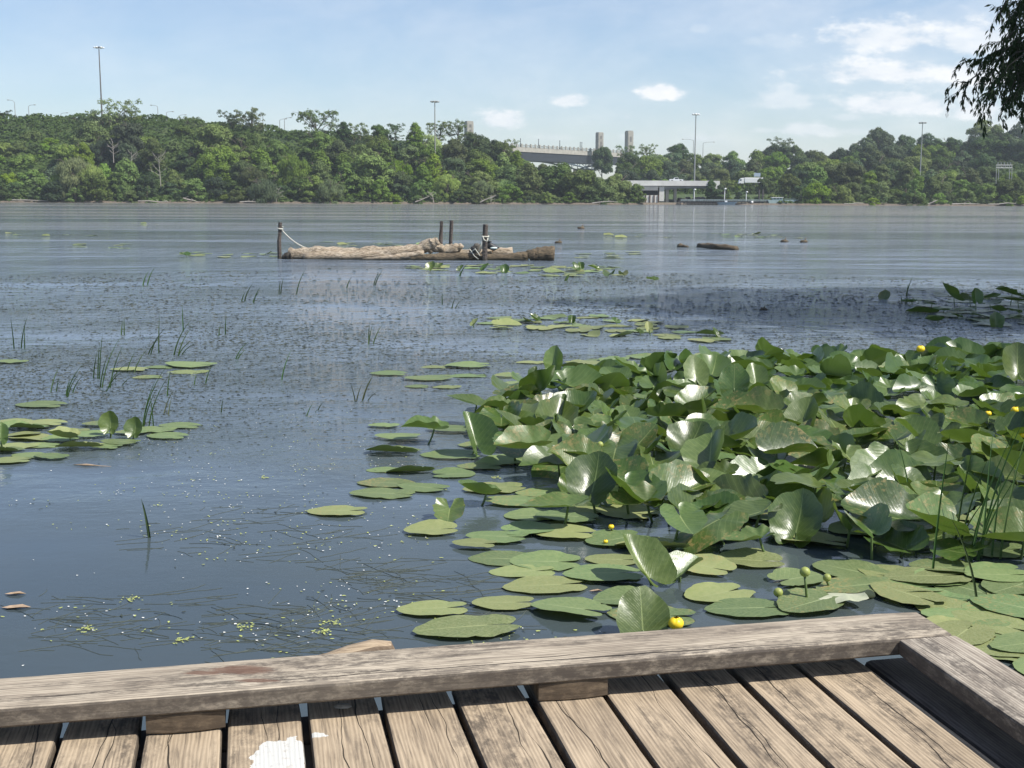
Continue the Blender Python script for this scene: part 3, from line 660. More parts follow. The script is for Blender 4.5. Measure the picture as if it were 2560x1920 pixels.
# ---- yellow flowers and buds
YEL = simple('yellow_petal', (.85, .60, .02), .4, .1, 20)
BUD = simple('green_bud', (.28, .32, .08), .5, .2, 20)
def flower(px, py, h, rad, label, bud=False):
    p = onz(px, py, h); p.z = 0; e_ = empty('pond_lily_flower', p)
    m_ = MB(); m_.tube([(.03, .02, -.1), (.01, .01, h*.5), (0, 0, h)], .0055, 6); m_.build('stem', STEM, e_, smooth=True)
    if bud:
        m_ = MB(); m_.blob((0, 0, h+rad*.8), (rad, rad, rad*.95), 10, 8, .05, 3); m_.build('bud', BUD, e_, smooth=True)
    else:
        for k in range(5):
            m_ = MB(); q = k*2*math.pi/5; vs = []; fs = []
            for i in range(6):
                tt = i/5
                for j in range(7):
                    s_ = (j-3)/3; phi = q+s_*.72; el = -.9+tt*2.15
                    rr_ = rad*(math.cos(el)*.98+.05)*(1.0+.05*(k % 2))
                    vs.append((rr_*math.cos(phi), rr_*math.sin(phi), h+rad*.8+rad*.85*math.sin(el)-abs(s_)**3*rad*.15*tt))
            for i in range(5):
                for j in range(6): fs.append((i*7+j, i*7+j+1, (i+1)*7+j+1, (i+1)*7+j))
            m_.add(vs, fs); o = m_.build('petal', YEL, e_, smooth=True)
        m_ = MB(); m_.blob((0, 0, h+rad*.9), (rad*.5, rad*.5, rad*.35), 10, 6); m_.build('stigma', BUD if rad > .02 else YEL, e_, smooth=True)
    tag(e_, label, 'flower bud' if bud else 'flower')
flower(2301, 880, .32, .036, 'yellow flower on a tall stem behind the cluster')
flower(1690, 1572, .05, .028, 'large yellow flower showing just above the kerb rail')
flower(2538, 1034, .20, .030, 'yellow flower among the leaves near the right edge')
flower(2470, 1040, .18, .022, 'small yellow flower left of the one near the right edge')
flower(2555, 1094, .16, .018, 'tiny yellow flower cut by the right edge of the photo')
flower(1528, 1322, .03, .014, 'yellow flower hidden in the shade under a level leaf')
flower(1514, 1358, .015, .011, 'small yellow flower open at water level in the gap', False)
flower(2012, 1440, .12, .022, 'round green bud on a stem above the crinkled pad', True)
flower(2067, 1452, .04, .018, 'green bud low on the water right of the taller bud', True)
flower(1945, 1490, .03, .020, 'greenish bud at the water left of the taller bud', True)
flower(1500, 1118, .20, .020, 'long green bud between leaves at the left of the cluster', True)
# ------------------------------------------------------------------ grasses standing in the water
GR = foliage_mat('water_grass_blade', (.05, .10, .03), (.09, .15, .04), .2, 4)
GR2 = foliage_mat('dry_grass_blade', (.16, .17, .08), (.10, .13, .05), .2, 4)
def blade(m_, base, h, dx, dy, w_=.006, bend=1.6, n=7):
    vs = []; prev = None
    for i in range(n+1):
        q = i/n; c = Vector(base)+Vector((dx*q**bend, dy*q**bend, -.05+(h+.05)*(q-.18*q**3*(abs(dx)/max(h, .01)))))
        ww = w_*(1-q**2.2)+.0006
        vs.append((c, ww))
    b0 = len(m_.v)
    for c, ww in vs: m_.v += [(c.x-ww, c.y-.0004, c.z), (c.x, c.y+ww*.5, c.z), (c.x+ww, c.y-.0004, c.z)]
    for i in range(n):
        for k in (0, 1): m_.f.append((b0+i*3+k, b0+i*3+k+1, b0+i*3+k+4, b0+i*3+k+3))
def clump(px, py, hpx, leans, label, mat=None, w_=.0042, spread=.06, group=None, seed=0):
    p = onz(px, py); dist = (p-CAM).length; rr = random.Random(seed+px); m_ = MB()
    for (ln, hf) in leans:
        h = (1.3 if px < 1000 else 1)*hpx/F*dist*hf
        blade(m_, (rr.uniform(-spread, spread), rr.uniform(-spread, spread), 0), h, ln/F*dist, rr.uniform(-.2, .2)*h, w_*max(1, dist/9))
    o = m_.build('water_grass', mat or GR, loc=p); tag(o, label, 'water grass', group)
G = [
 (930,713,34,[(22,1),(14,.8)],'pair of thin grass blades far out left of centre, below the first post'),
 (362,713,36,[(20,1),(14,.8)],'two thin grass blades far out at the left'),(605,754,40,[(26,1),(10,.5)],'grass tuft leaning right below the raft, left one'),(628,757,36,[(22,1),(18,.7)],'grass tuft with drooping tip right beside another'),
 (697,735,34,[(10,1),(5,.8)],'short upright grass blades below the log raft'),(738,735,50,[(22,1)],'single tall curved grass blade below the log raft'),(873,720,24,[(14,1)],'single short bent grass blade right of the tall curved one'),
 (310,838,34,[(2,1),(4,.8)],'short straight grass blades at left middle'),(447,828,50,[(0,1)],'single straight blade standing at left middle'),(549,838,38,[(3,1),(4,.6)],'short straight blades right of the single straight one'),
 (47,872,56,[(2,1),(22,1.1),(0,.7)],'upright blades near the left edge'),(436,888,74,[(46,1),(40,.9),(34,.8),(52,.6),(58,.5)],'dense dark tuft of grass leaning right'),
 (383,884,60,[(46,1),(0,1.2),(38,.7)],'curving blades left of the dense dark tuft'),(235,948,82,[(8,1),(6,.8),(10,.6)],'tall narrow upright tuft at left'),
 (262,968,100,[(46,1),(40,.86),(60,.6),(30,.7)],'large tuft arching right at left'),(330,930,50,[(34,1),(20,.8)],'blades arching over the pads at left'),
 (128,980,48,[(20,1),(12,.6)],'small tuft leaning right near the left edge'),(170,990,66,[(44,1),(30,.7),(10,.5)],'curving tuft right of the small leaning one'),
 (195,980,40,[(34,1)],'single arching blade between two tufts at the left'),(290,962,40,[(50,1),(34,.6)],'low blades bending right towards the pads'),(250,978,30,[(40,1)],'low single blade beside the large arching tuft'),
 (592,898,40,[(36,1),(26,.6)],'arching blade in calm water left of centre'),(714,948,60,[(24,1)],'lone thin curved blade in calm water'),(495,960,40,[(20,1),(6,.5)],'thin curved blade below the long thin pads'),
 (372,1066,122,[(64,1),(40,.8),(-4,.5),(36,.6),(56,.85)],'tall dark green tuft rising beside the left patch of pads'),(433,990,54,[(14,1)],'thin blade right of the tall dark tuft'),
 (410,1035,50,[(30,1),(10,.7)],'faint dry blades right of the tall dark tuft'),(905,1000,60,[(34,1),(26,.8),(-10,.6),(16,.6),(30,.4)],'dry tuft of grass left of the pads behind the cluster'),
 (920,860,44,[(4,1),(10,.9),(26,1)],'straight bunch of blades at centre'),(785,1028,22,[(20,1),(-20,.5),(10,.4)],'crossed short blades in the centre of the open water'),
 (768,1040,30,[(20,1)],'short single blade beside the crossed blades'),
 (1098,762,30,[(0,1)],'short straight blade below the log raft, right'),(1130,770,30,[(10,1),(14,.7)],'small thin tuft below the raft towards the right'),(1150,690,40,[(26,1),(10,.5)],'bent grass blades among the pads before the raft'),
 (2262,740,50,[(12,1),(2,.6)],'thin blades standing left of the shaded leaves'),(2255,760,24,[(-4,1),(4,.8)],'short blades before the shaded leaves'),
 (536,1030,30,[(8,1)],'single short thin blade in open water'),
]
for i, (px, py, h, ln, lb) in enumerate(G): clump(px, py, h, ln, lb, GR2 if 'dry' in lb else GR, seed=i)
# the dark bent blade close by with its reflection
clump(378, 1345, 75, [(-18, 1), (-12, .9)], 'dark bent reed blade standing alone in the smooth near water', GR, .006, .01)
# rushes at right
for i, (px, py, h, ln, lb) in enumerate([(2335,1430,330,[(36,1)],'single tall dark rush left of the rush tuft'),(2385,1390,270,[(30,1),(52,.9),(70,.6)],'rush tuft leaning right, left one'),
      (2430,1400,330,[(60,1),(80,.92),(66,.7),(20,.5)],'thickest rush tuft in front of the leaves at the right'),(2465,1395,360,[(66,1),(30,.8),(10,.6)],'tall rush tuft right of the thickest one'),
      (2500,1400,380,[(90,1)],'single long rush near the right edge'),(2280,1300,210,[(-40,1)],'thin rush leaning left before the shiny leaf'),
      (2430,1500,210,[(-70,1)],'thin pale rush stalk leaning left above the pads')]):
    clump(px, py, h, ln, lb, GR, .0052, .03, seed=i+40)

# ------------------------------------------------------------------ floating bits (nobody could count them)
WHITE = simple('white_petal_bit', (.75, .75, .70), .6, .1)
LIME = simple('yellow_green_duckweed', (.36, .40, .12), .6, .3, 30)
WEED = simple('brown_green_weed', (.035, .045, .034), .7, .4, 30)
THREAD = simple('submerged_thread_weed', (.055, .068, .055), .7, .3, 30)
def inpoly(p, poly):
    ins = False
    for i in range(len(poly)):
        a_, b_ = poly[i], poly[i-1]
        if (a_[1] > p[1]) != (b_[1] > p[1]) and p[0] < (b_[0]-a_[0])*(p[1]-a_[1])/(b_[1]-a_[1])+a_[0]: ins = not ins
    return ins
def flecks(m_, p, r, rr, el=1.0, z=.003, ang=None):
    q = rr.uniform(0, 6.28) if ang is None else ang; k = rr.choice((4, 5, 6)); b0 = len(m_.v)
    ca, sa = math.cos(q), math.sin(q)
    for i in range(k):
        t_ = 6.283*i/k; a_ = r*el*math.cos(t_)*rr.uniform(.7, 1.2); b_ = r/el*math.sin(t_)*rr.uniform(.7, 1.2)
        m_.v.append((p[0]+a_*ca-b_*sa, p[1]+a_*sa+b_*ca, z+rr.uniform(0, .0015)))
    m_.f.append(tuple(range(b0, b0+k)))
def pix_scatter(poly, n, rr, gauss=None):
    out = []
    x0, x1 = min(p[0] for p in poly), max(p[0] for p in poly); y0, y1 = min(p[1] for p in poly), max(p[1] for p in poly)
    q0, q1 = onz(1280, y0).y, onz(1280, y1).y
    while len(out) < n:
        y_ = rr.uniform(y0, y1); x_ = rr.uniform(x0, x1)
        if inpoly((x_, y_), poly): out.append(onz(x_, y_))
    return out
rr = random.Random(3)
mw, ml, md_ = MB(), MB(), MB()
# patchy bands, in clusters
bands = [([(260,1215),(640,1160),(1050,1150),(1130,1260),(1080,1420),(700,1400),(280,1330)], 150, 9, 1.0),
         ([(160,1080),(900,1010),(980,1180),(700,1220),(300,1180)], 90, 7, .9),
         ([(40,1490),(460,1480),(480,1570),(60,1610)], 16, 7, 1.1), ([(460,1530),(860,1520),(900,1590),(520,1640)], 26, 9, 1.2),
         ([(760,1450),(1010,1440),(1010,1530),(800,1530)], 18, 8, 1.0), ([(0,1245),(140,1250),(130,1280),(0,1280)], 6, 7, 1.0),
         ([(400,1350),(620,1340),(700,1400),(400,1400)], 14, 6, 1.0), ([(1120,1560),(1450,1560),(1380,1610),(1120,1620)], 20, 6, 1.0)]
for poly, nc, per, sz in bands:
    for c_ in pix_scatter(poly, nc, rr):
        sp = rr.uniform(.03, .12)
        if rr.random() < .3: continue
        for _ in range(rr.randint(2, per)):
            p = (c_.x+rr.gauss(0, sp*1.6), c_.y+rr.gauss(0, sp*.9)); r_ = rr.uniform(.003, .0075)*sz
            if rr.random() < .30: flecks(mw, p, r_*.75, rr, 1.1)
            elif rr.random() < .62: flecks(ml, p, r_, rr, 1.4)
            elif rr.random() < .4: flecks(md_, p, r_*1.2, rr, 1.6)
for c_ in pix_scatter([(0,860),(1200,820),(1200,1000),(900,1180),(0,1250)], 70, rr):
    flecks(mw, (c_.x, c_.y), rr.uniform(.003, .006), rr, 1.1)
for c_ in pix_scatter([(0,1100),(600,1200),(1000,1330),(900,1600),(0,1680)], 45, rr):
    flecks(mw, (c_.x, c_.y), rr.uniform(.0025, .006), rr, 1.1)
# little rosettes of duckweed
for (px, py) in [(612,1568),(830,1556),(455,1601),(325,1500),(220,1572),(1240,1195+0),(663,1195),(812,1640-60)]:
    c_ = onz(px, py)
    for _ in range(26): flecks(ml, (c_.x+rr.gauss(0, .018), c_.y+rr.gauss(0, .018)), rr.uniform(.003, .007), rr, 1.3, .004)
o = mw.build('floating_petals', WHITE); tag(o, 'white petal bits scattered over the open water', 'petals', kind='stuff')
o = ml.build('duckweed', LIME); tag(o, 'yellow-green duckweed scattered in loose bands on the water', 'duckweed', kind='stuff')
# fine debris just breaking the surface over the middle water
def streak(m_, p, ln, wd, ang, z=.002, up=0):
    ca, sa = math.cos(ang)*ln/2, math.sin(ang)*ln/2; nx, ny = -math.sin(ang)*wd/2, math.cos(ang)*wd/2; b0 = len(m_.v)
    m_.v += [(p[0]-ca, p[1]-sa, z), (p[0]+nx, p[1]+ny, z+.002+up), (p[0]+ca, p[1]+sa, z), (p[0]-nx, p[1]-ny, z)]; m_.f.append((b0, b0+1, b0+2, b0+3))
def dens(p): return .5+.5*math.sin(p.x*.9+1.3*math.sin(p.y*.5))*math.sin(p.y*.8+p.x*.2)
for c_ in pix_scatter([(0,690),(900,670),(2560,700),(2560,890),(1300,900),(960,1100),(500,1150),(0,1090)], 30000, rr):
    edge_ = min(1, max(0, (c_.y-6.8+math.sin(c_.x*1.3))/4))*min(1, max(0, (34-c_.y+3*math.sin(c_.x*.4))/12))
    if rr.random() > (.15+.85*dens(c_)**1.5)*edge_: continue
    sc_ = max(.5, c_.y/14)
    streak(md_, (c_.x, c_.y), rr.uniform(.015, .07)*sc_, rr.uniform(.004, .010)*sc_, rr.gauss(0, .5), .002, rr.uniform(.001, .008)*sc_)
o = md_.build('floating_weed', WEED); tag(o, 'brownish weed fragments breaking the surface of the middle water', 'water weed', kind='stuff')
mt = MB()
def thread(p, ln, ang, z):
    pts = []; a_ = ang; q = Vector((p[0], p[1], z))
    for i in range(6):
        pts.append(q.copy()); a_ += rr.gauss(0, .18); q += Vector((math.cos(a_), math.sin(a_), 0))*ln/5
    mt.tube(pts, .0011, 3, cap=False)
for poly, n in [([(460,1510),(900,1500),(930,1620),(520,1690)], 150), ([(60,1490),(520,1480),(500,1620),(40,1640)], 80), ([(250,1300),(700,1250),(1100,1400),(700,1440),(300,1390)], 80), ([(1100,1380),(1300,1560),(1150,1600),(950,1450)], 60), ([(760,1420),(1020,1420),(1000,1540)], 60)]:
    for c_ in pix_scatter(poly, n, rr): thread((c_.x, c_.y), rr.uniform(.06, .28), rr.gauss(.15, .45) if rr.random() < .8 else rr.uniform(0, 3.14), .0008)
o = mt.build('thread_weed', THREAD); tag(o, 'thin threads of weed lying at the surface of the near water', 'water weed', kind='stuff')
# two drifting dead leaves at the left, a feather-like straw
DRY = simple('dead_leaf', (.33, .24, .16), .8, .3, 30)
for (px, py, l_, lb) in [(38,1487,.045,'pinkish dead leaf floating near the left edge, upper one'),(40,1521,.06,'curled brown dead leaf floating near the left edge, lower one'),(1190+300,1490-10,.03,'small dead leaf floating beside the wide oval pad')]:
    m_ = MB(); p = onz(px, py); vs = [(-l_, 0, .004), (-l_*.4, -l_*.35, .008), (l_*.4, -l_*.3, .012), (l_, .1*l_, .004), (l_*.3, l_*.4, .01), (-l_*.5, l_*.35, .006), (0, 0, .001)]
    m_.add(vs, [(i, (i+1) % 6, 6) for i in range(6)]); o = m_.build('dead_leaf', DRY, loc=p); tag(o, lb, 'dead leaf')
m_ = MB(); a0 = onz(183, 1165); a1 = onz(278, 1168)
m_.tube([a0+Vector((0, 0, .008)), a0.lerp(a1, .35)+Vector((0, 0, .01)), a0.lerp(a1, .7)+Vector((0, 0, .006)), a1+Vector((0, 0, .005))], [.002, .008, .003, .001], 6)
o = m_.build('floating_stalk', DRY, smooth=True); tag(o, 'thin brown stalk floating below the left patch of pads', 'stalk')

# ------------------------------------------------------------------ log raft
def log_mat(name, c1, c2, c3, sc=7):
    t = NT(name); co = t.scale(t.coord(), (.35, 2, 2)); a_ = t.noise(co, sc, 7, .7, .8); b_ = t.noise(co, sc*4, 5, .7)
    c = t.mix(t.rng(a_, .35, .62), c1, c2); c = t.mix(t.rng(b_, .46, .60, 0, .9), c, c3); zz = t.xyz(t.n('ShaderNodeNewGeometry').outputs['Position'])[2]; c = t.mix(t.rng(t.math('ADD', zz, t.math('MULTIPLY', t.math('SUBTRACT', a_, .5), .2)), .10, .02, 0, .75), c, (.05, .045, .03))
    return t.finish(t.pbr(c, .85, t.bump(t.math('ADD', a_, t.math('MULTIPLY', b_, .5)), .9, .05)))
BLEACH = log_mat('bleached_log', (.62, .53, .41), (.42, .33, .23), (.11, .08, .05))
WETLOG = log_mat('wet_brown_log', (.13, .10, .065), (.20, .15, .09), (.035, .028, .02))
GREYP = log_mat('grey_post_wood', (.16, .13, .11), (.10, .08, .07), (.04, .035, .03))
ROPE = simple('pale_rope', (.55, .54, .46), .8, .15, 40)
LY = onz(1050, 648).y
def LP(px, py, dy=0): return atY(px, py, LY+dy)
def logg(name, pts, rads, mat, label, n=14, rough=.40, seed=0, sub=6):
    P_ = []; R_ = []
    rr = random.Random(seed)
    for i in range(len(pts)-1):
        a_, b_ = Vector(pts[i]), Vector(pts[i+1])
        for k in range(sub):
            q = k/sub; P_.append(a_.lerp(b_, q)+Vector((0, rr.gauss(0, .008), rr.gauss(0, .01)))); R_.append((rads[i]*(1-q)+rads[i+1]*q)*(1+rr.gauss(0, .055)))
    P_.append(Vector(pts[-1])); R_.append(rads[-1])
    c = sum(P_, Vector())/len(P_); m_ = MB(); m_.tube([p-c for p in P_], R_, n, rough=rough, seed=seed)
    o = m_.build(name, mat, smooth=True, loc=c); tag(o, label, 'log'); return o
l1 = logg('bleached_log', [LP(722,636), LP(800,636), LP(900,634), LP(1000,628), (LP(1065,622))], [.17,.19,.17,.16,.10], BLEACH, 'long bleached log forming the back left of the raft', seed=1)
l2 = logg('bleached_log', [LP(760,645,-.25), LP(850,642,-.25), LP(960,636,-.2), LP(1040,624,-.15), LP(1078,612,-.1), LP(1098,604,-.1)], [.12,.15,.15,.13,.17,.12], BLEACH, 'bleached log in front with its root end raised at mid raft', seed=2)
m_ = MB()
for k in range(9):
    rr2 = random.Random(k); q = LP(1085+rr2.uniform(-18, 22), 610+rr2.uniform(-8, 14), -.1)-l2.location
    m_.blob(q, (rr2.uniform(.08, .16), .12, rr2.uniform(.07, .14)), 8, 6, .35, k)
m_.build('root_end', BLEACH, l2, smooth=True)
l3 = logg('bleached_log', [LP(1100,630), LP(1135,622), LP(1155,612)], [.14,.14,.07], BLEACH, 'short bleached log with a splintered top between the posts', seed=3)
l4 = logg('bleached_log', [LP(1125,636,.15), LP(1200,634,.15), LP(1282,630,.15)], [.13,.13,.12], BLEACH, 'bleached log lying behind the tilted grey chunk', seed=4)
l5 = logg('wet_log', [LP(955,650,-.4), LP(1050,648,-.4), LP(1150,645,-.4), LP(1250,646,-.4), LP(1320,642,-.4)], [.06,.12,.14,.10,.14], WETLOG, 'half sunken wet brown log along the front of the raft', seed=5)
l6 = logg('dark_log', [LP(1320,640,-.35), LP(1350,636,-.35), LP(1385,636,-.35)], [.15,.20,.21], WETLOG, 'thick dark sawn log end at the right of the raft', seed=6, rough=.12)
l7 = logg('dark_stub', [LP(706,644,-.2), LP(730,642,-.2)], [.10,.13], simple('charred_wood', (.03, .026, .02), .8, .4, 6, .4), 'blackened broken log end at the left of the raft', seed=7)
l8 = logg('tilted_log_chunk', [LP(1178,640,-.3), LP(1188,628,-.28), LP(1196,612,-.25)], [.11,.14,.09], log_mat('grey_chunk', (.22, .20, .17), (.12, .11, .09), (.05, .045, .04)), 'tilted grey chunk of wood beside the mooring post', seed=8)
l9 = logg('bleached_log', [LP(905,650,-.45), LP(985,645,-.45), LP(1060,634,-.42)], [.05,.10,.08], BLEACH, 'thin bleached limb resting on the front of the raft', seed=9)
def post(px, ytop, ybot, w_, lb, dy=0):
    b = LP(px+0, ybot, dy); tp = LP(px+2, ytop, dy); m_ = MB()
    m_.tube([Vector((0, 0, -.8)), Vector((0, 0, b.z if b.z < 0 else 0)), Vector((0, 0, tp.z*.5)), Vector((tp.x-b.x, 0, tp.z))], w_, 8, rough=.15, seed=px)
    o = m_.build('mooring_post', GREYP, loc=(b.x, b.y, 0)); tag(o, lb, 'post'); return o, tp
p1, t1 = post(699, 556, 648, .055, 'leftmost grey mooring post holding a rope', 0)
p2, t2 = post(1102, 553, 640, .05, 'left one of the two close posts behind the raft', -.02)
p3, t3 = post(1127, 551, 634, .05, 'right one of the two close posts behind the raft', .5)
p4, t4 = post(1212, 561, 650, .07, 'thick mooring post with a white rope loop near the duck', -.6)
m_ = MB(); a0 = LP(702, 572); a1 = LP(792, 623)
pts = [a0.lerp(a1, q)-Vector((0, 0, .38*q*(1-q)*1.6)) for q in [i/10 for i in range(11)]]
m_.tube([p.copy() for p in pts], .016, 5); ang = [i/10*6.28 for i in range(11)]
m_.tube([a0+Vector((-.02+.075*math.cos(q), .075*math.sin(q), .05-.01*q)) for q in ang], .018, 5)
o = m_.build('rope', ROPE, smooth=True); tag(o, 'pale rope sagging from the leftmost post down to the log', 'rope')
m_ = MB(); c_ = LP(1213, 590, -.6)
m_.tube([c_+Vector((.09*math.cos(q), .09*math.sin(q), -.02*q/6)) for q in ang], .018, 5)
m_.tube([c_+Vector((-.06, -.08, -.0)), c_+Vector((-.03, -.1, -.10)), c_+Vector((.06, -.1, -.14)), c_+Vector((.07, -.1, -.05))], .018, 5)
m_.tube([c_+Vector((-.08, -.06, 0)), LP(1204, 610, -.7), LP(1196, 632, -.65)], .010, 5)
o = m_.build('rope', ROPE, smooth=True); tag(o, 'white rope knotted round the thick post near the duck', 'rope')
m_ = MB(); m_.tube([LP(1176,632,-.62), LP(1188,622,-.7), LP(1200,640,-.72)], .014, 5); m_.tube([LP(1174,622,-.62), LP(1186,640,-.7), LP(1196,648,-.7)], .012, 5)
o = m_.build('rope', ROPE, smooth=True); tag(o, 'pale rope crossed around the tilted grey chunk', 'rope')
# duck preening on the log
dk = empty('duck', LP(1231, 628, -.1)+Vector((0, 0, .0)))
BLK = simple('black_feather', (.018, .02, .022), .5, .3, 20); WHT = simple('white_feather', (.6, .7, .68), .7, .1); ORG = simple('orange_leg', (.5, .16, .03), .5)
me = bpy.data.meshes.new('body'); sk = [((.16,0,.09),.015),((.11,0,.085),.045),((.04,0,.085),.085),((-.05,0,.10),.09),((-.10,0,.14),.06),((-.12,-.02,.19),.04),((-.11,-.03,.235),.045),((-.06,-.05,.235),.03)]
me.from_pydata([s_[0] for s_ in sk], [(i, i+1) for i in range(len(sk)-1)], []); body = bpy.data.objects.new('body', me); C.objects.link(body); body.parent = dk
md = body.modifiers.new('skin', 'SKIN'); body.modifiers.new('sub', 'SUBSURF').levels = 2; body.modifiers['sub'].render_levels = 2
for i, s_ in enumerate(sk): me.skin_vertices[0].data[i].radius = (s_[1], s_[1])
me.skin_vertices[0].data[3].use_root = True; me.materials.append(BLK)
m_ = MB(); m_.blob((.03, -.07, .075), (.09, .03, .028), 10, 7); m_.build('wing', WHT, dk, smooth=True)
m_ = MB(); m_.blob((-.035, -.055, .23), (.035, .014, .009), 8, 5); m_.build('bill', simple('dark_bill', (.08, .07, .05), .4), dk, smooth=True)
for s_ in (-.03, .03):
    m_ = MB(); m_.tube([(.0, s_, .05), (.005, s_, .0), (.0, s_, -.03)], .009, 6); m_.build('leg', ORG, dk, smooth=True)
dk.scale = (1.15, 1.15, 1.15)
tag(dk, 'black and white duck preening on the log raft right of the thick post', 'duck')
# small floaters further right
o = logg('floating_log', [onz(1748,617,.0), onz(1790,620,.03), onz(1842,625,.0)], [.12,.14,.11], WETLOG, 'small log floating alone on the water right of the raft', seed=21)
o = logg('floating_log', [onz(1700,617,.0), onz(1720,618,.0)], [.10,.05], WETLOG, 'short dark stick end floating just left of the small lone log', seed=22)
for (px, py, lb) in [(1396,608,'dark turtle-like lump of wood on the water right of the raft'),(1908,775,'tiny dark snag poking out of the open water at the right'),(2010,606,'dark snag far out before the right shore'),(1960,605,'small snag far out left of another dark one'),(1453,572,'tiny upright snag far beyond the raft'),(2209,742,'small dark snag left of the shaded leaves')]:
    p = onz(px, py); s_ = 5/F*(p-CAM).length*2
    m_ = MB(); m_.blob((0, 0, .1*s_), (s_, s_*.6, s_*.5), 8, 6, .5, px); m_.tube([(0, 0, 0), (s_*.5, 0, s_*1.2)], [s_*.25, s_*.06], 5)
    o = m_.build('snag', WETLOG, loc=p, smooth=True); tag(o, lb, 'snag')
# ------------------------------------------------------------------ far shore: terrain
def lerp_tab(tab, x):
    if x <= tab[0][0]: return tab[0][1]
    for (x0, y0), (x1, y1) in zip(tab, tab[1:]):
        if x <= x1: return y0+(y1-y0)*(x-x0)/(x1-x0)
    return tab[-1][1]
SHORE = [(-2500, 700), (-1200, 330), (0, 318), (900, 312), (1560, 318), (1700, 330), (2000, 320), (2600, 310), (3800, 330), (5000, 700)]  # pixel column -> distance
# ridge line of the bare ground, in picture rows at column x, turned into heights at RY metres
RIDGE = [(-1500, 330), (0, 309), (430, 309), (560, 325), (700, 338), (900, 352), (1050, 372), (1200, 395), (1320, 425), (1450, 450), (1560, 470), (2000, 462), (2100, 458), (2300, 446), (2560, 432), (4000, 425)]
def colpx(x, y): return 1280+x/y*F
def ground(x, y):
    c = colpx(x, y); s = lerp_tab(SHORE, c); d = y-s
    if d < -2: return -1.2
    if d < 1.5: return -1.2+(d+2)/3.5*1.6
    rz = (494-lerp_tab(RIDGE, c))/F*(s+70)+CAMZ
    if 1555 < c < 2110:
        k = max(0, min(1, (d-1.5)/40)); return .4+2.4*k*k+max(0, min(1, (d-60)/140))*12
    k = max(0, min(1, (d-1.5)/66)); k = k*k*(3-2*k)*.55+k*.45
    z = .4+(rz-.4)*k
    if c > 2000: z += max(0, min(1, (d-60)/250))*21*min(1, (c-1950)/250)
    return z+.5*math.sin(x*.13)*math.sin(y*.17)*min(1, d/10)
vs = []; fs = []; cols = [i*25 for i in range(-60, 170)]; ds = [-6, -2, 0, 1.5, 4, 8, 12, 18, 24, 30, 36, 42, 48, 54, 60, 66, 70, 78, 90, 110, 140, 180, 240, 330, 500, 900, 1500]
for c in cols:
    for d in ds:
        y = lerp_tab(SHORE, c)+d; x = (c-1280)/F*y; vs.append((x, y, ground(x, y)))
nd_ = len(ds)
for i in range(len(cols)-1):
    for j in range(nd_-1): fs.append((i*nd_+j, (i+1)*nd_+j, (i+1)*nd_+j+1, i*nd_+j+1))
m_ = MB(); m_.add(vs, fs)
t = NT('hillside_ground'); pz = t.xyz(t.n('ShaderNodeNewGeometry').outputs['Position'])[2]
g = t.mix(t.rng(t.noise(t.coord(), .25, 6, .7), .35, .65), (.045, .085, .022), (.095, .135, .035))
t.finish(t.pbr(t.mix(t.rng(pz, .9, .3), g, (.20, .16, .12)), .95, t.bump(t.noise(t.coord(), .8, 6, .75), 1, 1.2)))
tag(m_.build('hills', t.m, smooth=True), kind='structure')

# ------------------------------------------------------------------ trees
BARK = simple('tree_bark', (.13, .105, .08), .9, .3, 4, .5)
DEAD = simple('dead_pale_wood', (.34, .31, .27), .9, .2, 4)
FM = {'mid': foliage_mat('foliage_mid', (0.095, 0.149, 0.030), (0.156, 0.219, 0.044), .3),
      'olive': foliage_mat('foliage_olive', (0.110, 0.165, 0.036), (0.180, 0.237, 0.058), .3),
      'pale': foliage_mat('foliage_pale', (0.216, 0.296, 0.090), (0.312, 0.388, 0.130), .3),
      'bright': foliage_mat('foliage_bright', (0.134, 0.215, 0.030), (0.210, 0.287, 0.046), .35),
      'dark': foliage_mat('foliage_dark', (0.048, 0.089, 0.024), (0.082, 0.125, 0.034), .25),
      'blue': foliage_mat('foliage_bluegreen', (0.064, 0.106, 0.046), (0.100, 0.145, 0.062), .25)}
def leafcloud(clumps, per, size, seed, droop=0, flatten=.95):
    """numpy leaf quads on the shells of many small clumps"""
    g = np.random.default_rng(seed); V = []
    for (c, r) in clumps:
        n = max(12, int(per*r*r))
        d = g.normal(size=(n, 3)); d /= np.linalg.norm(d, axis=1)[:, None]
        d[:, 2] = np.where(d[:, 2] < -.35, -d[:, 2]*.6, d[:, 2])
        rad = r*(1-.45*g.random(n)**1.6); P_ = np.array(c)+d*rad[:, None]*np.array([1, 1, flatten])
        if droop: P_[:, 2] -= droop*g.random(n)**1.5
        nn = d*1.0+g.normal(size=(n, 3))*.42+np.array([0, 0, .25]); nn /= np.linalg.norm(nn, axis=1)[:, None]
        a_ = np.cross(nn, g.normal(size=(n, 3))); a_ /= np.linalg.norm(a_, axis=1)[:, None]; b_ = np.cross(nn, a_)
        s_ = size*(.6+.8*g.random(n)); 
        if droop:
            a_ = a_*.4+np.array([0, 0, -1.0]); a_ /= np.linalg.norm(a_, axis=1)[:, None]; b_ = np.cross(nn, a_); b_ /= np.linalg.norm(b_, axis=1)[:, None]+1e-6
            s1 = s_*1.9; s2 = s_*.45
        else: s1 = s_; s2 = s_*.62
        q = np.stack([P_-a_*s1[:, None], P_-b_*s2[:, None]+nn*s_[:, None]*.15, P_+a_*s1[:, None], P_+b_*s2[:, None]+nn*s_[:, None]*.15], 1)
        V.append(q.reshape(-1, 3))
    return np.concatenate(V)
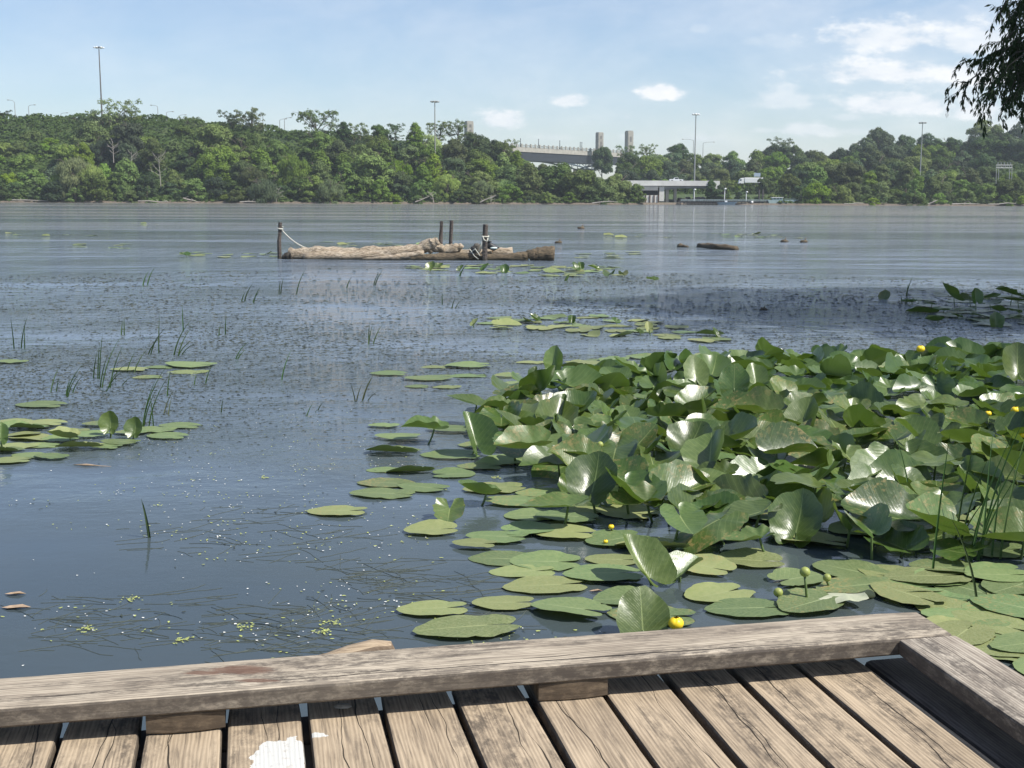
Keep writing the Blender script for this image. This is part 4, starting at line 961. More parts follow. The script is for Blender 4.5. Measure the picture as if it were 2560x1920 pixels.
def quads_mesh(name, V, mat=None):
    n = len(V)//4; me = bpy.data.meshes.new(name); me.vertices.add(len(V)); me.vertices.foreach_set('co', V.astype(np.float32).ravel())
    me.loops.add(n*4); me.loops.foreach_set('vertex_index', np.arange(n*4, dtype=np.int32)); me.polygons.add(n)
    me.polygons.foreach_set('loop_start', np.arange(0, n*4, 4, dtype=np.int32)); me.polygons.foreach_set('loop_total', np.full(n, 4, dtype=np.int32))
    me.update(calc_edges=True); me.validate()
    if mat: me.materials.append(mat)
    return me
def limbs(mb_, h, spread, n, seed, r0, base=.35):
    rr = random.Random(seed); ends = []
    top = Vector((rr.uniform(-.04, .04)*h, 0, h*.78)); mb_.tube([(0, 0, -.8), (0, 0, h*.15), Vector((rr.uniform(-.03, .03)*h, 0, h*.45)), top], [r0*1.25, r0, r0*.7, r0*.2], 7)
    for k in range(n):
        z0 = h*rr.uniform(base*.6, .62); q = k*2.4+rr.random(); L_ = spread*rr.uniform(.7, 1.0)
        e_ = Vector((math.cos(q)*L_, math.sin(q)*L_, min(h*.95, z0+h*rr.uniform(.15, .42)))); s_ = Vector((0, 0, z0)); mid_ = s_.lerp(e_, .5)+Vector((0, 0, h*.04))
        mb_.tube([s_, mid_, e_], [r0*.5, r0*.32, r0*.1], 5); ends.append(e_)
        for j in range(3):
            f_ = mid_.lerp(e_, rr.random())+Vector((0, 0, 0)); e2 = f_+Vector((rr.gauss(0, .22), rr.gauss(0, .22), abs(rr.gauss(.1, .2))))*spread
            e2.z = min(e2.z, h); mb_.tube([f_, e2], [r0*.2, r0*.06], 4); ends.append(e2)
    return ends
def proto(kind, seed):
    """unit-height trees: height 10, scaled later"""
    rr = random.Random(seed); H = 10.0; tb = MB(); cl = []
    if kind == 'round':
        ends = limbs(tb, H, 3.2, 8, seed, .22)
        for k in range(44):
            th = rr.uniform(0, 6.28); u_ = rr.uniform(-.55, 1)
            rad = math.sqrt(max(0, 1-u_*u_))*rr.uniform(.72, 1.0); cl.append(((3.5*rad*math.cos(th), 3.5*rad*math.sin(th), 5.6+3.7*u_*rr.uniform(.85, 1)), rr.uniform(.75, 1.35)))
        for k in range(10): cl.append(((rr.gauss(0, 1.2), rr.gauss(0, 1.2), rr.uniform(3.5, 7.5)), 1.5))
        V = leafcloud(cl, 145, .21, seed)
    elif kind == 'tall':
        ends = limbs(tb, H, 2.4, 9, seed, .2)
        for k in range(46):
            u_ = rr.random(); th = rr.uniform(0, 6.28); w_ = 2.5*math.sin(math.pi*min(1, .18+u_*.86))**.7
            cl.append(((w_*math.cos(th)*rr.uniform(.6, 1), w_*math.sin(th)*rr.uniform(.6, 1), 1.6+u_*7.6), rr.uniform(.6, 1.1)))
        for k in range(8): cl.append(((rr.gauss(0, .6), rr.gauss(0, .6), 3+k*.7), 1.2))
        V = leafcloud(cl, 160, .20, seed)
    elif kind == 'sparse':
        tb = MB(); ends = limbs(tb, H, 3.6, 12, seed, .2, .3)
        for e_ in ends:
            if rr.random() < .97: cl.append((tuple(e_+Vector((rr.gauss(0, .2), rr.gauss(0, .2), rr.uniform(0, .3)))), rr.uniform(.4, .85)))
        for k in range(22):
            th = rr.uniform(0, 6.28); u_ = rr.random(); cl.append(((3.4*math.cos(th)*rr.random()*(1-u_*.5), 3.4*math.sin(th)*rr.random()*(1-u_*.5), 4.2+5.4*u_), rr.uniform(.4, .85)))
        V = leafcloud(cl, 95, .17, seed)
    elif kind == 'willow':
        ends = limbs(tb, H, 3.0, 8, seed, .24)
        for k in range(40):
            th = rr.uniform(0, 6.28); u_ = rr.uniform(-.2, 1); rad = math.sqrt(max(0, 1-u_*u_))*rr.uniform(.7, 1.0)
            cl.append(((3.6*rad*math.cos(th), 3.6*rad*math.sin(th), 5.6+3.4*u_), rr.uniform(.7, 1.2)))
        for k in range(22):
            th = rr.uniform(0, 6.28); cl.append(((3.4*math.cos(th), 3.4*math.sin(th), rr.uniform(1.2, 4.5)), rr.uniform(.6, 1.0)))
        V = leafcloud(cl, 175, .15, seed, droop=.9)
    elif kind == 'bush':
        tb.tube([(0, 0, -.5), (.2, 0, 3), (.4, .3, 6)], [.2, .15, .05], 5); tb.tube([(0, 0, 0), (-1.2, .3, 3), (-2, .4, 5.5)], [.15, .1, .04], 5)
        for k in range(40):
            th = rr.uniform(0, 6.28); u_ = rr.uniform(0, 1)**1.1; w_ = 5.2*math.sqrt(1-u_*u_*.9)*rr.uniform(.55, 1)
            cl.append(((w_*math.cos(th), w_*math.sin(th), .9+u_*7.9), rr.uniform(.9, 1.6)))
        V = leafcloud(cl, 80, .30, seed)
    elif kind == 'cypress':     # fluffy cone
        tb.tube([(0, 0, -.5), (0, 0, 9)], [.25, .05], 6)
        for k in range(60):
            u_ = rr.random(); w_ = 2.7*(1-u_)**.7+.25; th = rr.uniform(0, 6.28)
            cl.append(((w_*math.cos(th)*rr.uniform(.6, 1), w_*math.sin(th)*rr.uniform(.6, 1), .6+u_*8.8), rr.uniform(.5, .95)))
        V = leafcloud(cl, 190, .17, seed)
    V[:, 2] *= 10.0/max(V[:, 2].max(), 1)
    return quads_mesh('crown_'+kind, V), tb.mesh('trunk_'+kind, BARK, True)
PR = {}
for kd, cnt in (('round', 5), ('tall', 4), ('sparse', 4), ('willow', 2), ('bush', 4), ('cypress', 2)):
    PR[kd] = [proto(kd, 300+len(kd)*13+i) for i in range(cnt)]
ntree = [0]
NOUN = {'round': 'broad tree', 'tall': 'tall tree', 'sparse': 'tree', 'willow': 'willow tree', 'bush': 'shrub', 'cypress': 'tree'}
def tree(px, ytop, wpx, Yd, kind, fol, label, group=None, gz=None, nm=None):
    """px: column; ytop: row of its top; wpx: crown width in pixels; Yd: distance beyond the shore"""
    s = lerp_tab(SHORE, px); y = s+Yd; x = (px-1280)/F*y; g0 = ground(x, y) if gz is None else gz
    top = atY(px, ytop, y).z; wd = wpx/F*y; g0 = min(g0, top-wd*({'bush': .62, 'tall': 1.5, 'sparse': 1.25, 'cypress': 1.5}.get(kind, 1.12))); H = top-g0
    e_ = empty(nm or ('shrub' if kind == 'bush' else 'tree'), (x, y, g0-.2), random.uniform(0, 6.28))
    crown, trunk = random.choice(PR[kind])
    base_w = {'round': 8.6, 'tall': 6.2, 'sparse': 8.0, 'willow': 8.6, 'bush': 12.4, 'cypress': 6.0}[kind]
    k = wd/base_w
    c = link(crown, 'crown', FM[fol], e_); tr = bpy.data.objects.new('trunk', trunk); C.objects.link(tr); tr.parent = e_
    for o in (c, tr): o.scale = (k, k, H/10.0)
    ntree[0] += 1; tag(e_, label, 'shrub' if kind == 'bush' else 'tree', group); return e_
SKY = [(-200,300),(0,300),(60,309),(150,309),(215,292),(250,262),(300,244),(350,258),(390,300),(470,300),(497,290),(545,300),(570,272),(640,266),(690,285),(715,338),(750,338),(760,280),(800,270),(850,285),(870,305),(930,303),(1010,310),(1040,303),(1080,302),(1150,304),(1200,328),(1229,335),(1264,344),(1290,370),
       (1310,400),(1392,404),(1439,418),(1478,422),(1500,433),(1523,440),(1600,440)]
gr = 'wooded far shore, '
# skyline trees on the left bank (distance beyond shore ~60 m)
for a_ in [
 (0,285,60,74,'sparse','mid','small tree on the ridge at the left edge of the photo'),(32,272,44,74,'sparse','dark','dark open tree on the ridge near the left edge'),(75,302,26,72,'bush','mid','small round bush on the bare ridge'),
 (235,284,90,60,'sparse','blue','open crowned tree just left of the tallest ridge tree'),(298,242,110,58,'sparse','olive','tallest open crowned tree beside the high light mast'),(340,262,60,60,'sparse','olive','right shoulder tree of the tallest ridge group'),
 (385,300,40,62,'sparse','mid','low thin tree between lamps on the ridge'),(497,288,56,60,'sparse','olive','wind-swept flat topped tree on the ridge'),(470,310,60,50,'round','mid','round tree below the wind-swept one'),
 (590,272,62,62,'sparse','dark','dark open tree left in the pair beside a street lamp'),(640,266,80,62,'sparse','olive','grey-green open tree right in the pair beside a street lamp'),(708,318,22,68,'sparse','dark','tiny bare tree on the ridge gap'),
 (800,268,104,58,'sparse','olive','wide fan shaped open tree right of the ridge gap'),(865,300,50,55,'tall','dark','dark slim tree right of the fan shaped one'),(905,303,66,55,'sparse','mid','open tree behind dark trees on the centre ridge'),
 (950,308,50,52,'round','mid','small round tree on the centre ridge'),(992,305,52,66,'sparse','blue','pale airy tree on the centre ridge'),(1040,302,56,45,'tall','mid','full green tree left of the centre light mast'),
 (1100,300,66,60,'sparse','olive','open crowned tree behind the centre light mast'),(1145,296,60,60,'sparse','olive','open crowned tree beside the stone pylon'),(1192,328,84,48,'round','dark','very dark dense tree below the left stone pylon'),(1235,345,56,48,'tall','dark','dark tree on the slope right of the stone pylon'),
 (1265,343,50,44,'sparse','bright','light green tree at the left end of the arch bridge'),(1290,372,46,40,'tall','mid','tree at the foot of the light green one by the bridge'),
 ]: tree(*a_)
# left bank body: notable ones
for a_ in [
 (205,385,112,6,'willow','pale','large pale willow bulging over the left shore'),(240,405,70,4,'willow','pale','lower right part willow beside the large pale one'),(200,466,56,1,'bush','olive','rounded shrub at the waterline below the pale willow'),(165,425,70,7,'willow','olive','grey-green willow left of the large pale one'),
 (180,355,64,22,'round','bright','bright green tree above the pale willow, left one'),(225,352,56,22,'round','bright','bright green tree above the pale willow, right one'),(120,440,60,4,'tall','bright','light green tree left of the pale willow'),
 (322,455,60,4,'tall','bright','bright yellow-green tree right of the pale willow'),(335,300,90,30,'round','blue','dark rounded tree under the tallest ridge tree'),(255,300,120,36,'round','olive','broad drooping tree under the high light mast'),
 (395,340,70,26,'tall','bright','tall light green tree at left centre'),(545,305,110,34,'round','olive','wide olive tree with drooping branches on the left bank'),(560,360,110,20,'round','olive','large olive tree halfway down the left bank'),
 (620,335,80,28,'tall','olive','olive tree leaning behind the large one'),(640,410,80,8,'willow','olive','greyish willow in the middle of the left bank'),(665,440,90,3,'willow','blue','dark drooping willow at the water in the left bank'),
 (595,470,52,1,'bush','mid','round shrub at the water left of the dark willow'),(790,435,80,5,'round','bright','round bright tree at the water right of the left bank centre'),(830,445,80,3,'willow','pale','pale drooping shrub beside the round bright tree'),
 (740,380,90,14,'willow','olive','tree of grey-green foliage below the ridge gap'),(690,345,70,34,'round','bright','light green tree just below the ridge gap'),
 (925,380,120,12,'round','olive','big rounded olive tree on the centre shore'),(870,400,80,10,'tall','bright','light tree left of the big rounded olive one'),(1120,430,70,6,'willow','pale','pale weeping tree on the centre shore'),
 (1085,380,80,20,'tall','bright','bright tree below the centre light mast'),(1205,445,60,5,'willow','pale','slender pale tree before darker shore trees at centre'),(1390,402,110,18,'round','olive','rounded olive tree in front of the arch bridge'),
 (1445,418,110,10,'round','olive','brownish green tree in front of the bridge right end'),(1320,400,90,16,'tall','mid','tall tree before the left end of the arch bridge'),
 (1540,430,80,8,'round','pale','tree with pale blossom tips left of the road bridge'),(1580,462,60,4,'bush','olive','brownish shrub at the left end of the road bridge'),(1500,440,90,6,'round','olive','olive tree on the shore left of the road bridge'),
 ]: tree(*a_)
rr = random.Random(21)
# body rows: fill between waterline and skyline
for frac, Yd, stp, wlo, whi in [(.92, 50, 60, 60, 90), (.76, 38, 60, 66, 96), (.60, 26, 62, 66, 98), (.44, 15, 60, 60, 92), (.30, 6, 52, 50, 76)]:
    px = -130+rr.uniform(0, 30)
    while px < 1560:
        sk = lerp_tab(SKY, px); sk = max(sk, 306 if px < 760 else 322) if frac > .8 else sk
        top = 508+(sk-508)*(frac+rr.uniform(-.06, .05))
        if px < 200: top = max(top, 322 if frac > .8 else 0)
        if 690 < px < 770 and frac > .7: top = max(top, 352)
        kd = rr.choice(['round', 'round', 'tall', 'tall', 'willow'] if frac < .7 else ['round', 'round', 'tall'])
        fo = rr.choices(['mid', 'olive', 'pale', 'bright', 'dark', 'blue'], [4, 3, .5 if frac < .5 else .1, 1.8, 1.6, 1.6])[0]
        if px > 820 and fo == 'bright' and rr.random() < .5: fo = 'mid'
        rowname = {.92: 'upper slope', .76: 'upper middle slope', .60: 'middle slope', .44: 'lower slope', .30: 'waterline'}[frac]
        side_ = 'left part' if px < 520 else 'middle part' if px < 1050 else 'part near bridges'
        if frac == .30: kd = 'bush'
        if px < 130 and .4 < frac: kd = 'bush' if rr.random() < .6 else 'round'; fo = rr.choice(['bright', 'mid', 'bright'])
        tone = {'mid': 'green', 'olive': 'olive green', 'pale': 'pale', 'bright': 'light green', 'dark': 'dark green', 'blue': 'bluish green'}[fo]
        tree(px, top, rr.uniform(wlo, whi)*(1.3 if kd == 'bush' else 1), Yd+rr.uniform(-4, 4), kd, fo, f'{tone} {NOUN[kd]} in the left bank wood, {rowname}, {side_}', gr+f'{rowname}, {side_}')
        px += stp*rr.uniform(.8, 1.25)
# bushes at the waterline, left bank
px = -100
while px < 1560:
    tree(px, 508-rr.uniform(16, 40), rr.uniform(34, 60), rr.uniform(1.5, 4), 'bush', rr.choice(['mid', 'olive', 'blue', 'bright', 'dark', 'mid']), 'low leafy shrub at the foot of the wooded left bank', 'shrubs along the left bank waterline')
    px += rr.uniform(42, 64)
# right part: behind the highway
SKYR = [(1523,385),(1565,372),(1611,360),(1640,380),(1686,362),(1712,378),(1761,376),(1800,372),(1870,368),(1934,342),(1960,355),(2006,362),(2050,360),(2092,358),(2126,345),(2178,320),(2240,326),(2288,322),(2350,326),(2384,335),(2410,330),(2436,298),(2470,305),(2494,332),(2528,300),(2560,298),(2750,300)]
for a_ in [(1500,362,60,200,'round','dark','dark tree at the right end of the arch bridge'),(1565,360,58,190,'sparse','mid','thin tree beside the right stone pylon'),(1611,356,44,190,'sparse','mid','small open tree right of the right stone pylon'),(1686,356,62,185,'round','dark','dark round tree standing above the others behind the road bridge'),(1640,385,100,150,'round','olive','olive tree group front member left of the tall pale mast'),(1600,400,110,140,'round','olive','broad olive tree above the road bridge'),
           (1940,340,66,200,'sparse','olive','open crowned tree above the wood on the right'),(2178,316,70,240,'round','mid','rounded tree crowning the right hill'),(2436,295,90,240,'round','olive','big round tree on the right hill near the willow twigs'),(2535,298,90,240,'round','blue','big round tree on the right hill at the photo edge'),(2345,352,50,200,'round','pale','pale brownish tree on the right hill'),(2490,340,66,180,'round','olive','olive tree with pale crown on the right hill')]:
    tree(*a_)
for frac, Yd, stp, zn in [(1.0, 160, 50, 'skyline'), (.84, 122, 54, 'upper slope'), (.66, 88, 56, 'middle slope')]:
    px = 1540+rr.uniform(0, 30)
    while px < 2700:
        sk = lerp_tab(SKYR, px)+6; top = 500+(sk-500)*(frac+rr.uniform(-.05, .03))
        if zn == 'middle slope' and px < 2060: top = max(top, 412)
        fo = rr.choices(['mid', 'olive', 'dark', 'blue'], [2, 1.2, 2.4 if px > 1950 else 1.4, 2.5])[0]
        tone = {'mid': 'green', 'olive': 'olive green', 'dark': 'dark green', 'blue': 'bluish green'}[fo]; sd_ = 'behind the road bridge' if px < 2000 else 'on the right hill'
        tree(px, top, rr.uniform(56, 86), Yd+rr.uniform(-8, 8), 'round' if rr.random() < .8 else 'tall', fo, f'{tone} tree in the distant wood {sd_}, {zn}', f'distant wood {sd_}, {zn}')
        px += stp*rr.uniform(.8, 1.2)
# the open hill on the right and the overgrown left slope
for k, (Yd, ya, yb, st_) in enumerate([(205, 330, 352, 56), (165, 348, 372, 58), (120, 372, 396, 60), (85, 392, 416, 60)]):
    px = 2010+rr.uniform(0, 30)
    while px < 2680:
        q = max(0, min(1, (px-2010)/420)); top = ya+(1-q)*34+rr.uniform(0, 16)
        fo = rr.choices(['mid', 'olive', 'dark', 'blue'], [2, 1, 3, 3])[0]
        tree(px, top, rr.uniform(64, 92), Yd+rr.uniform(-8, 8), 'round', fo, 'rounded dark tree on the face of the right hill', 'trees on the face of the right hill'); px += st_*rr.uniform(.85, 1.25)
for k, (Yd, y_) in enumerate([(66, 313), (56, 322), (46, 336), (38, 352)]):
    px = -60+rr.uniform(0, 20)
    while px < (200 if k else 470):
        tree(px, y_+rr.uniform(0, 8), rr.uniform(50, 84), Yd+rr.uniform(-3, 3), 'bush', rr.choice(['bright', 'mid', 'bright', 'olive']), 'vine covered green bush on the left slope', 'bushes on the left slope'); px += rr.uniform(40, 58)
# right shore front
for a_ in [(2190,408,66,22,'cypress','olive','fluffy cone shaped tree on the right shore, left of the pair'),(2250,404,74,22,'cypress','olive','fluffy cone shaped tree on the right shore, right of the pair'),(2110,400,90,26,'round','mid','broad green tree behind the houseboat'),
           (2030,452,80,5,'round','bright','light green tree just right of the houseboat'),(2090,460,76,5,'round','bright','second light green tree on the right shore'),(2160,425,64,12,'cypress','mid','dark green cone shaped tree on the right shore'),(2330,432,80,14,'round','mid','green domed tree beside the blue sign'),
           (2270,480,80,2,'bush','olive','low olive shrub on the right shore'),(2510,440,90,8,'round','olive','grey-olive tree near the gantry on the right shore'),(2400,470,70,4,'bush','olive','round shrub on the right shore near the middle'),(2450,455,70,6,'bush','bright','green shrub beside the grey-olive tree'),
           (1900,440,44,20,'round','dark','dark tree beside the white lorry'),(1960,430,60,18,'round','olive','olive tree right of the white lorry'),(1792,458,52,5,'round','blue','dark tree hiding the right end of the road bridge'),(1770,445,32,6,'tall','dark','slim dark tree in front of the road bridge'),(2002,400,70,40,'round','olive','tall olive tree behind the houseboat'),(2060,412,70,34,'round','mid','green tree between the houseboat and the broad tree')]:
    tree(*a_)
px = 1800
while px < 2700:
    if px > 2010 or rr.random() < .75:
        tree(px, 470-(12 if px > 2010 else 0)+rr.uniform(-16, 14), rr.uniform(48, 76), 9+rr.uniform(-2, 8), rr.choice(['bush', 'round', 'bush']), rr.choice(['mid', 'olive', 'bright', 'mid', 'blue']), 'leafy shrub or small tree along the right shore', 'greenery along the right shore')
    px += rr.uniform(30, 46)
px = 1990
while px < 2700:
    tree(px, 412+rr.uniform(-14, 22), rr.uniform(60, 84), 34+rr.uniform(-6, 10), rr.choice(['round', 'round', 'tall']), rr.choice(['mid', 'olive', 'bright', 'blue', 'mid']), 'full green tree in the second row of the right shore', 'second row of the right shore')
    px += rr.uniform(40, 56)
px = 1630
while px < 2060:      # bright bank of low growth beside the motorway
    tree(px, 448+rr.uniform(-5, 4) if px > 1830 or px < 1600 else 446, rr.uniform(40, 60), 66+rr.uniform(-4, 4), 'bush', 'bright', 'light green shrub on the embankment behind the road bridge', 'embankment shrubs')
    px += rr.uniform(24, 34)
px = 2010
while px < 2680:
    tree(px, 508-rr.uniform(12, 30), rr.uniform(30, 52), rr.uniform(1.5, 4), 'bush', rr.choice(['mid', 'olive', 'bright']), 'low leafy shrub at the foot of the right shore', 'shrubs along the right waterline')
    px += rr.uniform(42, 60)
tree(1588, 456, 56, 3, 'bush', 'olive', 'bushy shrub hiding the left end of the road bridge'); pass
for px_, yt_ in ((1866, 463), (1925, 455), (1895, 466)): tree(px_, yt_, 36, 44, 'bush', 'mid', 'green shrub in front of the white lorry', 'shrubs before the lorry')
# bare trees and driftwood
def bare(px, ytop, ybot, Yd, seed, label, spread=.5, lean=0):
    s = lerp_tab(SHORE, px); y = s+Yd; b = atY(px, ybot, y); top = atY(px, ytop, y); H = top.z-b.z; rr2 = random.Random(seed); m_ = MB()
    m_.tube([(0, 0, -.5), (lean*H*.4, 0, H*.5), (lean*H, 0, H)], [.12, .08, .02], 5)
    for k in range(9):
        q = rr2.uniform(.25, .9); s_ = Vector((lean*H*q, 0, H*q)); d_ = rr2.choice((-1, 1)); e_ = s_+Vector((d_*H*spread*rr2.uniform(.3, .9)*(1-q*.5), rr2.uniform(-.3, .3)*H*spread, H*rr2.uniform(.08, .32)))
        m_.tube([s_, s_.lerp(e_, .5)+Vector((0, 0, .02*H)), e_], [.05, .035, .015], 4)
        e2 = s_.lerp(e_, .6); m_.tube([e2, e2+Vector((d_*H*.1, 0, H*.16))], [.04, .015], 4)
    o = m_.build('dead_tree', DEAD, loc=b); tag(o, label, 'dead tree')
bare(284,352,402,18,1,'bare grey dead tree standing in the wood above the pale willow'); bare(326,378,436,12,2,'pale forked dead tree right of the large willow',.6,.1); bare(402,385,462,9,3,'tall white dead tree with spread arms left of centre',.55,-.05)
bare(690,470,503,1.5,4,'white dead branches reaching from the shore near left centre',.9,.25); bare(1085,480,506,1.2,5,'bleached fallen tree on the shore at the centre',.9,-.3); bare(1225,486,506,1.2,6,'white dead branches leaning over the water at centre right',.9,.5)
for (x0, y0, x1, y1, lb) in [(458,495,495,505,'long pale driftwood log lying on the shore left of centre'),(30,500,120,502,'pale driftwood lying on the shore near the left edge'),(345,503,420,504,'thin pale driftwood below the shrubs at left'),(1038,505,1075,490,'curved white driftwood limb on the centre shore'),(1200,506,1236,492,'white driftwood limb bending up on the shore'),(1480,508,1545,505,'pale driftwood pile left of the road bridge piers'),
                              (2110,510,2160,508,'pale driftwood on the right shore, left piece'),(2320,511,2345,500,'white branch standing on the right shore'),(2380,510,2450,509,'pale driftwood on the right shore, middle piece'),(2470,511,2540,509,'pale driftwood on the right shore near the edge'),(600,505,660,506,'pale driftwood under the dark willow')]:
    s = lerp_tab(SHORE, (x0+x1)/2)-.6; a0, a1 = atY(x0, y0, s), atY(x1, y1, s); m_ = MB(); rr2 = random.Random(x0)
    m_.tube([a0, a0.lerp(a1, .35)+Vector((0, 0, rr2.uniform(-.1, .2))), a0.lerp(a1, .7)+Vector((0, 0, rr2.uniform(-.1, .3))), a1], [.16, .15, .12, .05], 6, rough=.3, seed=x0)
    for k in range(3):
        q = a0.lerp(a1, rr2.random()); m_.tube([q, q+Vector((rr2.uniform(-1.2, 1.2), 0, rr2.uniform(.2, .9)))], [.07, .02], 4)
    o = m_.build('driftwood', DEAD); tag(o, lb, 'driftwood')

# ground cover on the slopes
g = np.random.default_rng(5); Q = []
for _ in range(62000):
    c_ = g.uniform(-150, 2750); d_ = g.random()**1.0*(78 if c_ < 1560 else 250 if c_ > 2000 else 110)+1.2
    if 1600 < c_ < 1930 and d_ < 56: continue
    s_ = lerp_tab(SHORE, c_); y_ = s_+d_; x_ = (c_-1280)/F*y_; z_ = ground(x_, y_)
    bum = .9*(.5+.5*math.sin(x_*.55+2*math.sin(y_*.31)))*(.5+.5*math.sin(y_*.47+x_*.2)); hh = min(1, d_/6)
    Q.append((x_, y_, z_+(bum*1.5+g.random()*.5)*hh+.05))
Q = np.array(Q); n_q = len(Q); nn = g.normal(size=(n_q, 3))*.6+np.array([0, -.3, .9]); nn /= np.linalg.norm(nn, axis=1)[:, None]
a_ = np.cross(nn, g.normal(size=(n_q, 3))); a_ /= np.linalg.norm(a_, axis=1)[:, None]; b_ = np.cross(nn, a_); s_ = (.35+.4*g.random(n_q))[:, None]
Vq = np.stack([Q-a_*s_, Q-b_*s_*.7, Q+a_*s_, Q+b_*s_*.7], 1).reshape(-1, 3)
GC = foliage_mat('ground_cover_leaf', (.065, .115, .024), (.105, .165, .034), .3, .12)
o = bpy.data.objects.new('ground_cover', quads_mesh('ground_cover', Vq, GC)); C.objects.link(o); tag(o, 'leafy creepers and undergrowth covering the far slopes', 'ground cover', kind='stuff')
# ------------------------------------------------------------------ bridges, masts, dock
CONC = simple('old_concrete', (.34, .32, .28), .9, .22, .5, .2)
CONCW = simple('pale_concrete', (.70, .69, .65), .85, .12, .4)
CONCG = simple('grey_girder', (.26, .27, .27), .85, .2, .4)
STEELD = simple('dark_steel', (.014, .020, .028), .9, .2, .5)
STEELB = simple('pale_blue_steel', (.07, .10, .13), .6, .15, .5)
GALV = simple('galvanised_pole', (.30, .31, .30), .5, .1, 1)
POLED = simple('weathered_dark_pole', (.12, .11, .10), .6, .1, 1)
POLEG = simple('brownish_pole', (.25, .25, .22), .6, .1, 1)
WH = simple('white_paint', (.8, .8, .8), .5, .05)
# ---- arch bridge far behind (receding to the right)
A0 = atY(1225, 362, 618); A1 = atY(1560, 381, 722); zt = (atY(1302, 367, 640).z+atY(1528, 380, 712).z)/2
A0.z = A1.z = 0
du = (A1-A0).normalized(); Lb = (A1-A0).length
BM = Matrix(((du.x, -du.y, 0, A0.x), (du.y, du.x, 0, A0.y), (0, 0, 1, 0), (0, 0, 0, 1)))
br = empty('arch_bridge', (A0.x, A0.y, 0)); br.rotation_euler = (0, 0, math.atan2(du.y, du.x))
tag(br, 'old high road bridge with concrete deck on dark steel arches', 'bridge')
MB().box(0, Lb, 0, 12, zt-2.6, zt-.2).build('deck', CONC, br)
MB().box(0, Lb, .4, 11.6, zt-7.0, zt-2.61).build('girder', STEELD, br)
m_ = MB(); m_.box(0, Lb, -.2, .1, zt+.75, zt+1.0)
k = 0
while k < Lb: m_.box(k, k+.25, -.15, .05, zt-.2, zt+.75); k += 1.2
m_.build('railing', POLEG, br)
m_ = MB(); k = 2
while k < Lb: m_.box(k, k+.8, -.25, .35, zt-.2, zt+1.5); k += 4.1
m_.build('railing_posts', CONC, br)
zs = atY(1485, 424, 690).z
def archz(q, xa, xb, zc): 
    s_ = (q-(xa+xb)/2)/((xb-xa)/2); return zc-(zc-zs)*s_*s_
def bx_(px, Y_=660):   # bridge coordinate of a picture column
    p = atY(px, 400, 1); 
    # intersect the ray with the bridge line
    rx, ry = p.x, 1.0
    tt = (A0.x*ry-A0.y*rx)/(rx*du.y-ry*du.x); return tt
xa, xb = bx_(1180), bx_(1483); xc, xd = bx_(1483), bx_(1640)
for face in (1.0, 10.5):
    m_ = MB(); n_s = 18; pts = []
    for i in range(n_s+1):
        q = xa+(xb-xa)*i/n_s; pts.append((q, face, min(archz(q, xa, xb, zt-6.2), zt-5.5)))
    m_.tube(pts, .42, 5)
    pts2 = []
    for i in range(9):
        q = xc+(xd-xc)*i/8; pts2.append((q, face, archz(q, xc, xd, zt-6.2)))
    m_.tube(pts2, .55, 5); m_.build('arch', STEELB, br)
    m_ = MB(); tp = zt-5.4
    for P_ in (pts, pts2):
        for i in range(len(P_)-1):
            a0, a1 = P_[i], P_[i+1]
            m_.tube([(a0[0], face, a0[2]), (a0[0], face, tp)], .22, 4)
            if i % 2: m_.tube([(a0[0], face, a0[2]), (a1[0], face, tp)], .16, 4)
            else: m_.tube([(a1[0], face, a1[2]), (a0[0], face, tp)], .16, 4)
    m_.build('truss', STEELB if face < 5 else STEELD, br)
MB().box(xb-2, xb+2, 0, 12, -2, zs+.5).build('pier', STEELD, br)
m_ = MB(); m_.box(0, Lb*.9, 5.8, 6.2, zt-8.5, zt-5.4); 
def pylon(px, ytop, ybot, w_, Y_, lb):
    tp = atY(px, ytop, Y_); b = atY(px, ybot, Y_); e_ = empty('bridge_pylon', (tp.x, Y_, b.z)); e_.rotation_euler = (0, 0, R(24)); H = tp.z-b.z; w2 = w_/F*Y_/2
    m_ = MB(); m_.box(-w2, w2, -w2*1.1, w2*1.1, -8, H*.96); m_.box(-w2*.9, w2*.9, -w2, w2, H*.96, H); m_.build('shaft', CONC, e_)
    m_ = MB()
    for s_ in (-1, 1): m_.box(s_*w2*.62-w2*.16, s_*w2*.62+w2*.16, -w2*1.16, -w2*1.101, 0, H*.9); m_.box(w2+.003, w2+.25, s_*w2*.6-w2*.2, s_*w2*.6+w2*.2, 0, H*.9)
    m_.build('pilaster', CONC, e_)
    m_ = MB(); m_.box(-w2*.28, w2*.28, -w2*1.125, -w2*1.102, H*.05, H*.48); m_.box(-w2*.3, w2*.3, -w2*1.13, -w2*1.102, H*.62, H*.80); m_.build('niche', simple('recess_grey', (.16, .15, .14), .9), e_)
    tag(e_, lb, 'pylon')
pylon(1172, 303, 345, 17, 600, 'pale stone bridge pylon rising above dark trees left of the bridge')
pylon(1499, 331, 376, 14, 690, 'stone pylon at the near side of the bridge deck, left of the pair')
pylon(1573, 327, 400, 15, 720, 'stone pylon among trees beyond the deck end, right of the pair')
